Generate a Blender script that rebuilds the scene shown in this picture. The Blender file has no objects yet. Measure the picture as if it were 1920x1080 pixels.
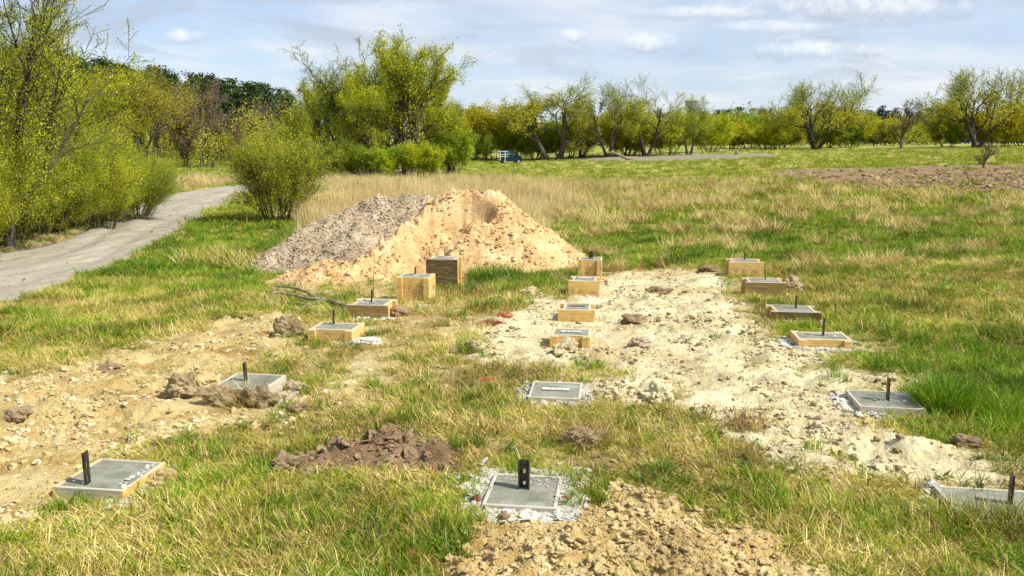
import bpy, math, random
import numpy as np
from mathutils import Vector, Matrix, noise as mnoise

random.seed(7)
S = bpy.context.scene
COL = S.collection
R = math.radians

# ------------------------------------------------------------------ camera
FPX, PITCH, CAMZ = 1540.0, R(10.0), 2.0
cd = bpy.data.cameras.new('camera')
cd.sensor_width = 36.0
cd.lens = 36.0 * FPX / 1920.0
cd.clip_start, cd.clip_end = 0.1, 6000
cam = bpy.data.objects.new('camera', cd)
COL.objects.link(cam)
cam.location = (0, 0, CAMZ)
cam.rotation_euler = (R(90) - PITCH, 0, 0)
S.camera = cam

# ------------------------------------------------------------------ light
SUN_EL, SUN_AZ = R(46), R(112)          # azimuth clockwise from +Y (north): sun to the right, a little behind
sun_dir = Vector((math.sin(SUN_AZ) * math.cos(SUN_EL), math.cos(SUN_AZ) * math.cos(SUN_EL), math.sin(SUN_EL)))
sd = bpy.data.lights.new('sun', 'SUN')
sd.energy, sd.angle, sd.color = 5.0, R(0.53), (1.0, 0.95, 0.86)
sun = bpy.data.objects.new('sun', sd)
COL.objects.link(sun)
sun.rotation_euler = sun_dir.to_track_quat('Z', 'Y').to_euler()
sun.location = (30, -10, 40)

S.view_settings.view_transform = 'Standard'
S.view_settings.look = 'None'
S.view_settings.exposure = 0.60
S.view_settings.gamma = 1
S.view_settings.use_curve_mapping = False
S.render.engine = 'CYCLES'
S.cycles.max_bounces = 5
S.cycles.transparent_max_bounces = 8
S.cycles.diffuse_bounces = 3


class NT:
    """small helper to write node trees"""
    def __init__(self, tree):
        self.t = tree
        self.n = tree.nodes
        self.l = tree.links

    def new(self, typ, **kw):
        nd = self.n.new(typ)
        for k, v in kw.items():
            if k.startswith('i_'):
                nd.inputs[k[2:].replace('_', ' ')].default_value = v
            else:
                setattr(nd, k, v)
        return nd

    def link(self, a, b):
        self.l.new(a, b)

    def math(self, op, a, b=None, clamp=False):
        m = self.n.new('ShaderNodeMath')
        m.operation = op
        m.use_clamp = clamp
        for i, v in enumerate((a, b)):
            if v is None:
                continue
            if isinstance(v, (int, float)):
                m.inputs[i].default_value = v
            else:
                self.l.new(v, m.inputs[i])
        return m.outputs[0]

    def mix(self, fac, a, b, blend='MIX'):
        m = self.n.new('ShaderNodeMix')
        m.data_type = 'RGBA'
        m.blend_type = blend
        for i, v in ((0, fac), (6, a), (7, b)):
            if isinstance(v, (int, float)):
                m.inputs[i].default_value = v
            elif isinstance(v, tuple):
                m.inputs[i].default_value = (v + (1,))[:4]
            else:
                self.l.new(v, m.inputs[i])
        return m.outputs[2]

    def noise(self, vec, scale, detail=4, rough=0.6, dist=0.0):
        nd = self.n.new('ShaderNodeTexNoise')
        nd.inputs['Scale'].default_value = scale
        nd.inputs['Detail'].default_value = detail
        nd.inputs['Roughness'].default_value = rough
        nd.inputs['Distortion'].default_value = dist
        if vec is not None:
            self.l.new(vec, nd.inputs['Vector'])
        return nd.outputs[0]

    def ramp(self, fac, stops):
        r = self.n.new('ShaderNodeValToRGB')
        e = r.color_ramp.elements
        while len(e) > 2:
            e.remove(e[-1])
        for i, (p, c) in enumerate(stops):
            if i < 2:
                el = e[i]
                el.position = p
            else:
                el = e.new(p)
            c = (c, c, c) if isinstance(c, (int, float)) else c
            el.color = tuple(c) + (1,)
        self.l.new(fac, r.inputs[0])
        return r.outputs[0]

    def range(self, v, a, b, c=0.0, d=1.0, smooth=True):
        m = self.n.new('ShaderNodeMapRange')
        m.interpolation_type = 'SMOOTHSTEP' if smooth else 'LINEAR'
        self.l.new(v, m.inputs[0])
        for i, x in enumerate((a, b, c, d)):
            m.inputs[i + 1].default_value = x
        return m.outputs[0]


# sky: physical sky with thin high cloud and a few small cumulus
W = bpy.data.worlds.new('World')
S.world = W
W.use_nodes = True
t = NT(W.node_tree)
t.n.clear()
out = t.new('ShaderNodeOutputWorld')
bg = t.new('ShaderNodeBackground')
bg.inputs['Strength'].default_value = 0.088
sky = t.new('ShaderNodeTexSky', sky_type='NISHITA', sun_disc=False, sun_elevation=SUN_EL, sun_rotation=SUN_AZ,
            air_density=1.0, dust_density=0.6, ozone_density=2.0, altitude=100)
tc = t.new('ShaderNodeTexCoord')
sep = t.new('ShaderNodeSeparateXYZ')
t.link(tc.outputs['Generated'], sep.inputs[0])
dx, dy, dz = sep.outputs
zc = t.math('ADD', t.math('MAXIMUM', dz, 0.0), 0.10)
cmb = t.new('ShaderNodeCombineXYZ')
t.link(t.math('DIVIDE', dx, zc), cmb.inputs[0])
t.link(t.math('DIVIDE', dy, zc), cmb.inputs[1])
thin = t.noise(cmb.outputs[0], 0.42, 7, 0.6, 0.35)
thin2 = t.noise(cmb.outputs[0], 1.3, 6, 0.62, 0.6)
f_thin = t.math('ADD', t.range(thin, 0.38, 0.62, 0.0, 0.85), t.math('MULTIPLY', t.range(dx, -0.25, 0.45), 0.25), clamp=True)
blue = t.mix(1.0, sky.outputs[0], (0.88, 0.98, 1.16), 'MULTIPLY')
veil = t.mix(t.range(thin2, 0.3, 0.7), (5.6, 6.1, 6.9), (6.9, 7.1, 7.4))
c1 = t.mix(t.math('ADD', t.math('MULTIPLY', f_thin, 0.62), 0.34), blue, veil)
yy = t.math('MAXIMUM', dy, 0.05)
u = t.math('DIVIDE', dx, yy)
w = t.math('DIVIDE', dz, yy)
wob = t.noise(tc.outputs['Generated'], 60, 6, 0.65, .4)
CL = [(-0.386, 0.1253, 0.020, 0.0065), (0.159, 0.1190, 0.028, 0.0085), (0.355, 0.1100, 0.062, 0.0075), (0.073, 0.1260, 0.014, 0.006),
      (0.41, 0.160, 0.11, 0.012), (0.31, 0.135, 0.05, 0.006), (0.22, 0.152, 0.07, 0.006), (-0.62, 0.19, 0.09, 0.014), (0.80, 0.13, 0.06, 0.012), (-0.9, 0.12, 0.05, 0.01), (-0.22, 0.172, 0.10, 0.006), (0.0, 0.178, 0.08, 0.005)]
fac_w = fac_g = None
for (u0, w0, ru, rw) in CL:
    def ell(dw, k=1.0):
        a = t.math('DIVIDE', t.math('SUBTRACT', u, u0), ru * k)
        b = t.math('DIVIDE', t.math('SUBTRACT', w, w0 + dw), rw * (k if k == 1 else 1.2))
        e = t.math('SUBTRACT', 1.0, t.math('ADD', t.math('MULTIPLY', a, a), t.math('MULTIPLY', b, b)))
        return t.math('ADD', e, t.math('MULTIPLY', t.math('SUBTRACT', wob, 0.5), 5.0))
    a = t.range(ell(0.0), -1.0, 2.0)
    g = t.range(ell(-rw * 0.95, 1.25), -0.3, 1.0)
    fac_w = a if fac_w is None else t.math('MAXIMUM', fac_w, a)
    fac_g = g if fac_g is None else t.math('MAXIMUM', fac_g, g)
up = t.range(dy, 0.1, 0.3)
band = t.noise(cmb.outputs[0], 0.9, 5, 0.55, 0.8)
c1 = t.mix(t.math('MULTIPLY', t.range(band, 0.50, 0.66), t.math('MULTIPLY', t.range(dz, 0.03, 0.09), 0.75)), c1, (3.9, 4.5, 5.5))
c2 = t.mix(t.math('MULTIPLY', t.math('MULTIPLY', fac_g, up), 0.5), c1, (4.1, 4.7, 5.6))
c3 = t.mix(t.math('MULTIPLY', t.math('MULTIPLY', fac_w, up), 0.62), c2, (8.6, 8.8, 8.9))
t.link(c3, bg.inputs['Color'])
t.link(bg.outputs[0], out.inputs['Surface'])


# ------------------------------------------------------------------ helpers
def tag(o, label=None, cat=None, group=None, kind=None):
    if label: o['label'] = label
    if cat: o['category'] = cat
    if group: o['group'] = group
    if kind: o['kind'] = kind
    return o


def empty(name, loc, rz=0.0):
    o = bpy.data.objects.new(name, None)
    COL.objects.link(o)
    o.location = loc
    o.rotation_euler = (0, 0, rz)
    o.empty_display_size = 0.2
    return o


def fast_mesh(name, verts, faces, nper, mats=(), smooth=False, midx=None):
    """verts (N,3), faces (M,nper) numpy"""
    me = bpy.data.meshes.new(name)
    verts = np.asarray(verts, np.float32)
    faces = np.asarray(faces, np.int32)
    me.vertices.add(len(verts))
    me.vertices.foreach_set('co', verts.ravel())
    me.loops.add(faces.size)
    me.loops.foreach_set('vertex_index', faces.ravel())
    me.polygons.add(len(faces))
    me.polygons.foreach_set('loop_start', np.arange(0, faces.size, nper, dtype=np.int32))
    me.polygons.foreach_set('loop_total', np.full(len(faces), nper, np.int32))
    if midx is not None:
        me.polygons.foreach_set('material_index', np.asarray(midx, np.int32))
    me.polygons.foreach_set('use_smooth', np.full(len(faces), smooth, bool))
    for m in mats:
        me.materials.append(m)
    me.update(calc_edges=True)
    return me


def link(name, me, parent=None, loc=None):
    o = bpy.data.objects.new(name, me)
    COL.objects.link(o)
    if parent is not None: o.parent = parent
    if loc is not None: o.location = loc
    return o


# vectorised gradient noise
_rs = np.random.RandomState(11)
_P = _rs.permutation(256).astype(np.int64)
_P = np.concatenate([_P, _P])
_G = _rs.uniform(0, 2 * np.pi, 256)
_GX, _GY = np.cos(_G), np.sin(_G)


def perlin(x, y):
    x = np.asarray(x, np.float64); y = np.asarray(y, np.float64)
    xi = np.floor(x).astype(np.int64); yi = np.floor(y).astype(np.int64)
    xf = x - xi; yf = y - yi
    u = xf * xf * xf * (xf * (xf * 6 - 15) + 10); v = yf * yf * yf * (yf * (yf * 6 - 15) + 10)
    def g(ix, iy, fx, fy):
        h = _P[_P[ix & 255] + (iy & 255)]
        return _GX[h] * fx + _GY[h] * fy
    a = g(xi, yi, xf, yf); b = g(xi + 1, yi, xf - 1, yf)
    c = g(xi, yi + 1, xf, yf - 1); d = g(xi + 1, yi + 1, xf - 1, yf - 1)
    return ((a * (1 - u) + b * u) * (1 - v) + (c * (1 - u) + d * u) * v) * 1.5


def fbm(x, y, s, o=4, ox=0.0, gain=0.5, mode=0):
    r = 0; a = 1; tot = 0
    for i in range(o):
        n = perlin(x * s + ox + i * 17.3, y * s + ox * 1.7 + i * 9.1)
        if mode == 1: n = np.abs(n) * 2 - 0.5          # billow (rounded lumps, sharp creases)
        if mode == 2: n = 0.6 - np.abs(n) * 2          # ridged
        r = r + a * n; tot += a; a *= gain; s *= 2.03
    return r / tot


def sstep(a, b, x):
    t_ = np.clip((x - a) / (b - a), 0, 1)
    return t_ * t_ * (3 - 2 * t_)


# ------------------------------------------------------------------ terrain height
NY = np.array([0, 5, 6.8, 9, 10.3, 12.4, 14.4, 20, 30])
NX = np.array([-7, -2.35, .08, 2.85, 6, 10])
NZ = np.array([[-.10, -.05, -.03, -.03, -.02, -.02],
               [-.10, -.06, -.03, -.03, -.02, -.02],
               [-.16, -.12, -.04, -.06, -.03, -.02],
               [-.20, -.13, -.14, -.09, -.06, -.05],
               [-.26, -.16, -.14, -.13, -.10, -.08],
               [-.45, -.36, -.23, -.22, -.17, -.14],
               [-.56, -.49, -.38, -.25, -.22, -.18],
               [-.8, -.75, -.65, -.5, -.4, -.3],
               [-.9, -.9, -.85, -.7, -.5, -.35]])
FY = np.array([0, 20, 40, 70, 120, 170, 300, 1000, 4000])
FX = np.array([-1.2, -.6, -.3, 0, .15, .35, .6, 1.2])
FZ = np.array([[-.5, -.5, -.5, -.4, -.4, -.3, -.3, -.3],
               [-.8, -.8, -.75, -.65, -.55, -.45, -.3, -.2],
               [-.9, -.9, -1., -1., -.8, -.5, -.1, 0],
               [-.7, -.8, -1., -1., -.8, -.2, .3, .4],
               [1., 0.2, -.6, -.7, .1, .6, .9, 1],
               [4, 3, 1., -.2, .6, 1.1, 1.5, 1.6],
               [9, 9, 5, .3, .9, 1.5, 1.8, 2],
               [10, 10, 6, 1, 1.2, 1.8, 2, 2],
               [10, 10, 6, 1, 1.2, 1.8, 2, 2]])


def bil(xs, ys, Z, x, y):
    i = np.clip(np.searchsorted(ys, y, 'right') - 1, 0, len(ys) - 2)
    j = np.clip(np.searchsorted(xs, x, 'right') - 1, 0, len(xs) - 2)
    fy = np.clip((y - ys[i]) / (ys[i + 1] - ys[i]), 0, 1); fx = np.clip((x - xs[j]) / (xs[j + 1] - xs[j]), 0, 1)
    fx = fx * fx * (3 - 2 * fx)
    return (Z[i, j] * (1 - fx) + Z[i, j + 1] * fx) * (1 - fy) + (Z[i + 1, j] * (1 - fx) + Z[i + 1, j + 1] * fx) * fy


def zbase(x, y):
    x = np.asarray(x, float); y = np.asarray(y, float)
    n = bil(NX, NY, NZ, x - 0.134 * (y - 5), y)
    f = bil(FX, FY, FZ, x / np.maximum(y, 8), y)
    k = sstep(17, 27, y)
    return n * (1 - k) + f * k


def px(X, Y, plane=None, dist=None):
    """where the sight line through a point of the 1920x1080 photograph meets the ground / a level / a distance"""
    a = (X - 960) / FPX; b = (Y - 540) / FPX
    dy_ = math.cos(PITCH) - b * math.sin(PITCH); dz_ = -math.sin(PITCH) - b * math.cos(PITCH)
    kx = a / dy_; kz = dz_ / dy_
    if dist is not None:
        return (kx * dist, dist, CAMZ + kz * dist)
    if plane is not None:
        d = (plane - CAMZ) / kz
        return (kx * d, d, plane)
    d = 2.0
    while d < 900:
        z = CAMZ + kz * d
        if z <= float(zbase(kx * d, d)):
            break
        d *= 1.01
    lo, hi = d / 1.01, d
    for _ in range(12):
        m = (lo + hi) / 2
        if CAMZ + kz * m <= float(zbase(kx * m, m)): hi = m
        else: lo = m
    return (kx * hi, hi, float(zbase(kx * hi, hi)))


def poly(pts):
    return np.array([px(a, b)[:2] for a, b in pts])


def sdist(P, x, y):
    """signed distance to polygon P (+ inside)"""
    n = len(P); best = np.full(x.shape, 1e9); ins = np.zeros(x.shape, bool)
    for i in range(n):
        ax, ay = P[i]; bx, by = P[(i + 1) % n]
        ex, ey = bx - ax, by - ay
        t_ = np.clip(((x - ax) * ex + (y - ay) * ey) / (ex * ex + ey * ey + 1e-12), 0, 1)
        best = np.minimum(best, (x - ax - t_ * ex) ** 2 + (y - ay - t_ * ey) ** 2)
        c = ((ay > y) != (by > y)) & (x < ex * (y - ay) / (ey if abs(ey) > 1e-9 else 1e-9) + ax)
        ins ^= c
    d = np.sqrt(best)
    return np.where(ins, d, -d)


PA = poly([(-250, 760), (0, 715), (130, 685), (200, 662), (300, 645), (345, 622), (480, 588), (560, 595), (570, 650), (470, 680), (400, 705), (400, 740),
           (560, 730), (700, 722), (720, 740), (650, 765), (500, 775), (440, 800), (320, 838), (230, 850), (190, 875), (110, 960), (0, 1000), (-250, 1000)])
PB = poly([(890, 600), (960, 592), (1010, 548), (1060, 562), (1128, 512), (1240, 505), (1372, 508), (1395, 560), (1430, 590), (1490, 630), (1600, 628), (1640, 652),
           (1600, 680), (1760, 712), (1730, 770), (1640, 790), (1700, 800), (1770, 835), (1850, 862), (1900, 890), (2100, 915), (2100, 960), (1920, 925), (1780, 925),
           (1600, 905), (1420, 895), (1340, 870), (1310, 800), (1270, 748), (1170, 755), (1090, 745), (1080, 715), (1150, 700), (1040, 680), (900, 685), (850, 655)])
PC = poly([(800, 1090), (840, 1020), (900, 985), (960, 975), (1050, 955), (1200, 926), (1310, 950), (1420, 990), (1530, 1020), (1590, 1090), (1600, 1300), (800, 1300)])
PD = poly([(500, 880), (610, 838), (700, 815), (790, 810), (880, 850), (870, 885), (700, 880), (580, 895)])
PE = poly([(490, 560), (520, 520), (600, 500), (760, 490), (1100, 480), (1110, 505), (1000, 512), (880, 535), (760, 548), (690, 560), (600, 556)])
PE2 = poly([(640, 555), (760, 545), (800, 565), (860, 585), (850, 640), (700, 650), (690, 600)])
PF = poly([(1430, 322), (1560, 316), (1750, 312), (2300, 310), (2300, 385), (1920, 372), (1760, 363), (1600, 350), (1500, 338)])
PG = poly([(1060, 298), (1200, 289), (1450, 288), (1460, 294), (1250, 302), (1120, 303)])
PI_ = poly([(500, 600), (650, 560), (770, 545), (870, 570), (960, 575), (1010, 600), (930, 640), (1000, 700), (980, 730), (800, 735), (740, 790), (560, 800), (440, 820), (330, 860), (300, 840), (480, 770), (560, 700)])
PJ = poly([(880, 830), (1040, 800), (1240, 790), (1330, 850), (1250, 900), (1100, 900), (900, 880)])
PH = poly([(1060, 850), (1180, 850), (1200, 880), (1060, 880)])                     # thin bare patch behind the middle front footing
RL = [(-500, 650), (-200, 545), (0, 474), (67, 462), (133, 444), (196, 413), (249, 384), (311, 364), (382, 353), (430, 348), (500, 341), (600, 330), (760, 318)]
RR = [(-500, 800), (-200, 650), (0, 574), (100, 537), (200, 503), (244, 482), (311, 446), (378, 413), (430, 382), (456, 362), (510, 350), (610, 337), (765, 322)]
RLw = [px(a, b) for a, b in RL]; RRw = [px(a, b) for a, b in RR]
PR = np.array([p[:2] for p in RLw] + [p[:2] for p in RRw[::-1]])
PV = poly([(-60, 495), (0, 440), (110, 405), (190, 385), (260, 368), (250, 386), (196, 415), (133, 446), (67, 464), (0, 478), (-60, 500)])   # trodden verge

# footing list: (px, py, width, depth of frame below the top, front boards recessed?, bracket)
FOOT = [
    ('L', 208, 888, .45, .10, True), ('L', 468, 714, .46, .16, False), ('L', 631, 611, .50, .30, True),
    ('L', 698, 566, .54, .34, False), ('L', 780, 516, .50, .48, True), ('L', 833, 483, .56, .62, False),
    ('M', 982, 918, .42, .10, False), ('M', 1042, 730, .42, .10, False), ('M', 1071, 622, .42, .26, True),
    ('M', 1082, 574, .44, .28, False), ('M', 1096, 522, .45, .38, False), ('M', 1107, 484, .41, .52, True),
    ('R', 1865, 945, .50, .10, False), ('R', 1658, 748, .48, .12, False), ('R', 1539, 629, .54, .24, True),
    ('R', 1486, 578, .58, .28, False), ('R', 1432, 525, .58, .38, False), ('R', 1396, 488, .58, .40, False)]
GROT = -R(7.65)
FW = []
for (row, a, b, wd, hh, rec) in FOOT:
    q = px(a, b, plane=0.0)
    FW.append((q[0], q[1], wd, 0.45, hh, rec, row))


def foot_dist(x, y):
    """distance outside the nearest footing frame (negative inside)"""
    best = np.full(np.shape(x), 1e9)
    c, s = math.cos(GROT), math.sin(GROT)
    for (fx, fy, wd, dp, *_r) in FW:
        X = (x - fx) * c + (y - fy) * s; Y = -(x - fx) * s + (y - fy) * c
        qx = np.abs(X) - wd / 2; qy = np.abs(Y) - dp / 2
        d = np.sqrt(np.maximum(qx, 0) ** 2 + np.maximum(qy, 0) ** 2) + np.minimum(np.maximum(qx, qy), 0)
        best = np.minimum(best, d)
    return best


# spoil heaps of sand and gravel
def sand_h(x, y):
    wx = x + fbm(x, y, 0.9, 3, 3.3) * 0.22; wy = y + fbm(x, y, 0.9, 3, 8.8) * 0.22
    cx, cy = -0.83, 17.7
    dxx = np.maximum(np.abs(wx - cx) - 0.52, 0); dyy = np.maximum(np.abs(wy - cy) - 0.25, 0)
    r = np.sqrt(dxx ** 2 + dyy ** 2)
    h = 1.60 - r * 0.80
    # lower lobe running down to the front left
    ax, ay, bx, by = -1.6, 17.3, -2.9, 15.9
    tt = np.clip(((wx - ax) * (bx - ax) + (wy - ay) * (by - ay)) / ((bx - ax) ** 2 + (by - ay) ** 2), 0, 1)
    d = np.hypot(wx - ax - tt * (bx - ax), wy - ay - tt * (by - ay))
    h2 = 1.36 - 0.92 * tt - d * 0.74
    h3 = 0.30 - np.maximum(np.hypot((wx + 3.3) / 1.25, (wy - 15.4) / 0.65) - 0.4, 0) * 0.45
    h = np.maximum(np.maximum(h, h2), h3)
    # cut bowl at the top and the chute dug out below it
    bowl = np.exp(-(((x + .86) / .56) ** 2 + ((y - 17.05) / .36) ** 2) * 1.0)
    h = h - 0.42 * sstep(.34, .62, bowl)
    ax, ay, bx, by = -1.35, 16.75, -1.95, 15.5
    tt = np.clip(((wx - ax) * (bx - ax) + (wy - ay) * (by - ay)) / ((bx - ax) ** 2 + (by - ay) ** 2), 0, 1)
    d = np.hypot(wx - ax - tt * (bx - ax), wy - ay - tt * (by - ay))
    h = h - 0.50 * sstep(.54, .24, d) * (1 - .45 * tt)
    rough = sstep(0.0, .35, h)
    left = sstep(-0.6, -1.6, x)
    h = h + rough * (fbm(x, y, 3.0, 4, 5.0, .55, 1) * (.09 + .10 * left) + fbm(x, y, 9, 3, 1.0, .6, 1) * .035)
    return h


def gravel_h(x, y):
    wx = x + fbm(x, y, 0.8, 3, 13.3) * 0.22; wy = y + fbm(x, y, 0.8, 3, 18.8) * 0.22
    P3 = [(-1.7, 18.7, 1.48), (-2.95, 18.4, 1.56), (-3.63, 18.2, 1.30), (-4.3, 18.0, 1.0), (-4.85, 17.8, .62), (-5.35, 17.5, .22), (-5.7, 17.3, -.05)]
    h = np.full(np.shape(x), -1.0)
    for (a, b) in zip(P3[:-1], P3[1:]):
        ex, ey = b[0] - a[0], b[1] - a[1]
        tt = np.clip(((wx - a[0]) * ex + (wy - a[1]) * ey) / (ex * ex + ey * ey), 0, 1)
        d = np.hypot(wx - a[0] - tt * ex, wy - a[1] - tt * ey)
        h = np.maximum(h, a[2] + (b[2] - a[2]) * tt - d * 0.60)
    h = h - np.maximum(x + 1.55 + (18 - y) * .80 + fbm(x, y, 1.3, 3, 29.) * .35, 0) * .9      # it leans against the sand, not under it
    return h + sstep(0, .3, h) * (fbm(x, y, 1.2, 3, 27.) * .12 + fbm(x, y, 2.6, 3, 25.0, .55, 1) * .08 + fbm(x, y, 13, 3, 21.0, .6, 1) * .03)


def masks(x, y):
    n1 = fbm(x, y, 0.9, 4, 41.0); n2 = fbm(x, y, 4.0, 3, 47.0)
    wob_ = n1 * 0.34 + n2 * 0.14
    ys = np.maximum(y, 4) / 8.0
    m = {}
    sa = sdist(PA, x, y) + wob_ * 1.1
    sb = sdist(PB, x, y) + wob_ * 1.1
    nh = fbm(x, y, 9.0, 3, 49.0) * .22
    m['A'] = sstep(-.14, .26, sa + nh); m['B'] = sstep(-.14, .26, sb + nh)
    m['C'] = sstep(-.06, .16, sdist(PC, x, y) + n1 * .30 + n2 * .14 + nh)
    m['D'] = sstep(-.06, .10, sdist(PD, x, y) + n1 * .25 + n2 * .14)
    m['E'] = np.maximum(sstep(-.15, .15, sdist(PE, x, y) + wob_), .75 * sstep(-.2, .35, sdist(PE2, x, y) + wob_ * 1.4))
    m['H'] = sstep(-.05, .2, sdist(PH, x, y) + wob_ * .5)
    m['I'] = np.maximum(sstep(-.3, .4, sdist(PI_, x, y) + wob_), .8 * sstep(-.3, .3, sdist(PJ, x, y) + wob_))
    m['I'] = np.maximum(m['I'], .8 * sstep(-.75, -.1, np.maximum(sa, sb)))
    m['F'] = sstep(-.6, .8, sdist(PF, x, y) + fbm(x, y, .25, 4, 4.) * 3.0)
    m['G'] = sstep(-.8, .8, sdist(PG, x, y) + fbm(x, y, .3, 3, 6.) * 1.5)
    m['R'] = sstep(-.10, .10, sdist(PR, x, y) + n1 * .35 + n2 * .2)
    m['V'] = sstep(-.2, .5, sdist(PV, x, y) + n1 * .6)
    return m


_CL = [px(a, b)[:2] for a, b in ((345, 745), (440, 752))]


def ground(x, y, full=False):
    z = zbase(x, y)
    m = masks(x, y)
    soil = np.maximum.reduce([m['A'], m['B'], m['E'] * .8, m['C'], m['D']])
    near = sstep(45, 25, y)
    z = z + m['C'] * (0.03 + 0.08 * sstep(0.0, 0.8, sdist(PC, x, y))) * sstep(2.2, 3.0, y)
    z = z + m['D'] * 0.07 * sstep(0, .3, sdist(PD, x, y))
    lumps = fbm(x, y, .9, 2, 58.0) * .05 + fbm(x, y, 1.8, 4, 60.0, .55, 1) * .085 + fbm(x, y, 5.5, 3, 64.0, .6, 1) * .048 * (.35 + .65 * sstep(-.2, .3, fbm(x, y, .8, 2, 66.)))
    lumps = lumps + m['C'] * fbm(x, y, 6.0, 4, 71.0, .6, 1) * .04 + m['D'] * fbm(x, y, 6.0, 3, 73.0, .55, 2) * .045
    tuss = fbm(x, y, 1.1, 3, 80.0) * (.05 + .10 * sstep(13, 20, y)) + fbm(x, y, 3.1, 2, 84.0) * .03
    z = z + near * (soil * lumps + (1 - soil) * tuss)
    z = z + m['F'] * (fbm(x, y, 1.6, 4, 90.0, .6, 1) * .13) + (1 - m['F']) * sstep(20, 40, y) * fbm(x, y, .35, 4, 93.0) * .10
    z = z + (1 - m['R']) * .03 * m['V'] + m['V'] * fbm(x, y, 3, 3, 99., .5, 1) * .06
    z = z * (1 - m['R']) + (zbase(x, y) - .16) * m['R']
    fd = foot_dist(x, y)
    z = np.where(fd < 0.55, z * sstep(0, .55, fd) + (zbase(x, y) - 0.01) * (1 - sstep(0, .55, fd)), z)
    z = np.where(fd < -0.03, np.minimum(z, zbase(x, y) - .06), z)
    if full:
        return z, m, soil, fd
    return z


# ------------------------------------------------------------------ materials
def mat(name):
    m = bpy.data.materials.new(name)
    m.use_nodes = True
    t = NT(m.node_tree)
    b = m.node_tree.nodes['Principled BSDF']
    b.inputs['Roughness'].default_value = 0.85
    b.inputs['Specular IOR Level'].default_value = 0.25
    return m, t, b


def pos(t):
    return t.new('ShaderNodeNewGeometry').outputs['Position']


def bump(t, b, h, dist, strength=1.0, nrm=None):
    bp = t.new('ShaderNodeBump')
    bp.inputs['Distance'].default_value = dist
    bp.inputs['Strength'].default_value = strength
    t.link(h, bp.inputs['Height'])
    if nrm is not None: t.link(nrm, bp.inputs['Normal'])
    t.link(bp.outputs[0], b.inputs['Normal'])
    return bp.outputs[0]


def attr(t, name):
    a = t.new('ShaderNodeAttribute', attribute_name=name)
    return a.outputs['Fac']


def soil_mat(name, cols, dark=(.16, .09, .04), bscale=1.0, fine=28, damp=0.35):
    m, t, b = mat(name)
    p = pos(t)
    n1 = t.noise(p, 2.2, 5, .6); n2 = t.noise(p, fine, 5, .7); n3 = t.noise(p, .7, 4, .6)
    c = t.ramp(n1, [(.32, cols[0]), (.50, cols[1]), (.68, cols[2])])
    c = t.mix(t.math('MULTIPLY', t.range(n3, .50, .68), damp), c, dark)
    c = t.mix(t.range(n2, .3, .7, 0.0, .35), c, tuple(min(1, k * 1.35) for k in cols[2]))
    t.link(c, b.inputs['Base Color'])
    h = t.math('ADD', n2, t.math('MULTIPLY', t.noise(p, fine * 3.5, 3, .6), .4))
    bump(t, b, h, .03 * bscale, .9)
    b.inputs['Roughness'].default_value = .95
    return m


M_CREAM = soil_mat('pale_soil', [(.30, .225, .11), (.52, .45, .26), (.66, .60, .39)], (.28, .17, .07))
M_CLAY = soil_mat('clay_clods', [(.26, .17, .055), (.46, .34, .14), (.60, .49, .26)], (.24, .13, .045))
M_SAND = soil_mat('orange_sand', [(.35, .20, .075), (.49, .325, .145), (.61, .455, .25)], (.30, .155, .05), .9, 20, .5)
M_GRAVEL = soil_mat('grey_gravel', [(.24, .175, .105), (.37, .285, .185), (.50, .41, .28)], (.13, .10, .07), 1.4, 22, .5)
M_BROWN = soil_mat('brown_earth', [(.11, .068, .035), (.21, .14, .075), (.32, .23, .135)], (.07, .035, .02))
M_PLOUGH = soil_mat('ploughed_earth', [(.13, .082, .042), (.24, .16, .09), (.36, .26, .155)], (.09, .05, .03), 2, 6)
M_MORTAR = soil_mat('spilled_mortar', [(.34, .32, .27), (.50, .48, .42), (.68, .65, .57)], (.40, .40, .38), 1, 40)
M_LUMPD = soil_mat('dark_sod_earth', [(.11, .07, .03), (.21, .15, .075), (.40, .31, .18)], (.07, .04, .02))

# ground sheet material, driven by painted region masks
M_GROUND, t, b = mat('meadow_ground')
p = pos(t)
n_big = t.noise(p, .35, 5, .6); n_mid = t.noise(p, 2.0, 5, .62); n_fine = t.noise(p, 22, 5, .68); n_vf = t.noise(p, 70, 3, .6)
grass = t.ramp(n_fine, [(.30, (.07, .055, .015)), (.46, (.26, .20, .06)), (.64, (.48, .38, .15))])
field = t.ramp(t.math('ADD', t.math('MULTIPLY', n_mid, .5), t.math('MULTIPLY', n_big, .5)), [(.40, (.09, .15, .015)), (.50, (.20, .24, .03)), (.58, (.46, .40, .15))])
field = t.mix(t.range(n_fine, .35, .65, 0, .5), field, (.30, .28, .09))
sepg = t.new('ShaderNodeSeparateXYZ'); t.link(p, sepg.inputs[0])
base = t.mix(t.range(sepg.outputs[1], 22, 45), grass, field)
cream = t.ramp(n_mid, [(.28, (.28, .19, .08)), (.42, (.50, .425, .235)), (.60, (.64, .575, .36))])
cream = t.mix(t.math('MULTIPLY', t.range(n_big, .48, .62), .55), cream, (.40, .27, .10))
cream = t.mix(t.range(n_fine, .45, .75, 0, .5), cream, (.57, .52, .34))
yel = t.ramp(n_mid, [(.30, (.25, .145, .04)), (.46, (.42, .30, .115)), (.64, (.54, .44, .21))])
yel = t.mix(t.range(n_fine, .45, .75, 0, .5), yel, (.54, .47, .27))
clay = t.ramp(n_mid, [(.32, (.27, .17, .05)), (.50, (.46, .32, .125)), (.66, (.58, .46, .23))])
brown = t.ramp(n_mid, [(.35, (.11, .065, .03)), (.50, (.21, .135, .07)), (.66, (.34, .24, .14))])
plough = t.ramp(t.noise(p, 1.2, 6, .7), [(.34, (.12, .075, .037)), (.50, (.23, .155, .085)), (.66, (.34, .245, .14))])
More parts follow.
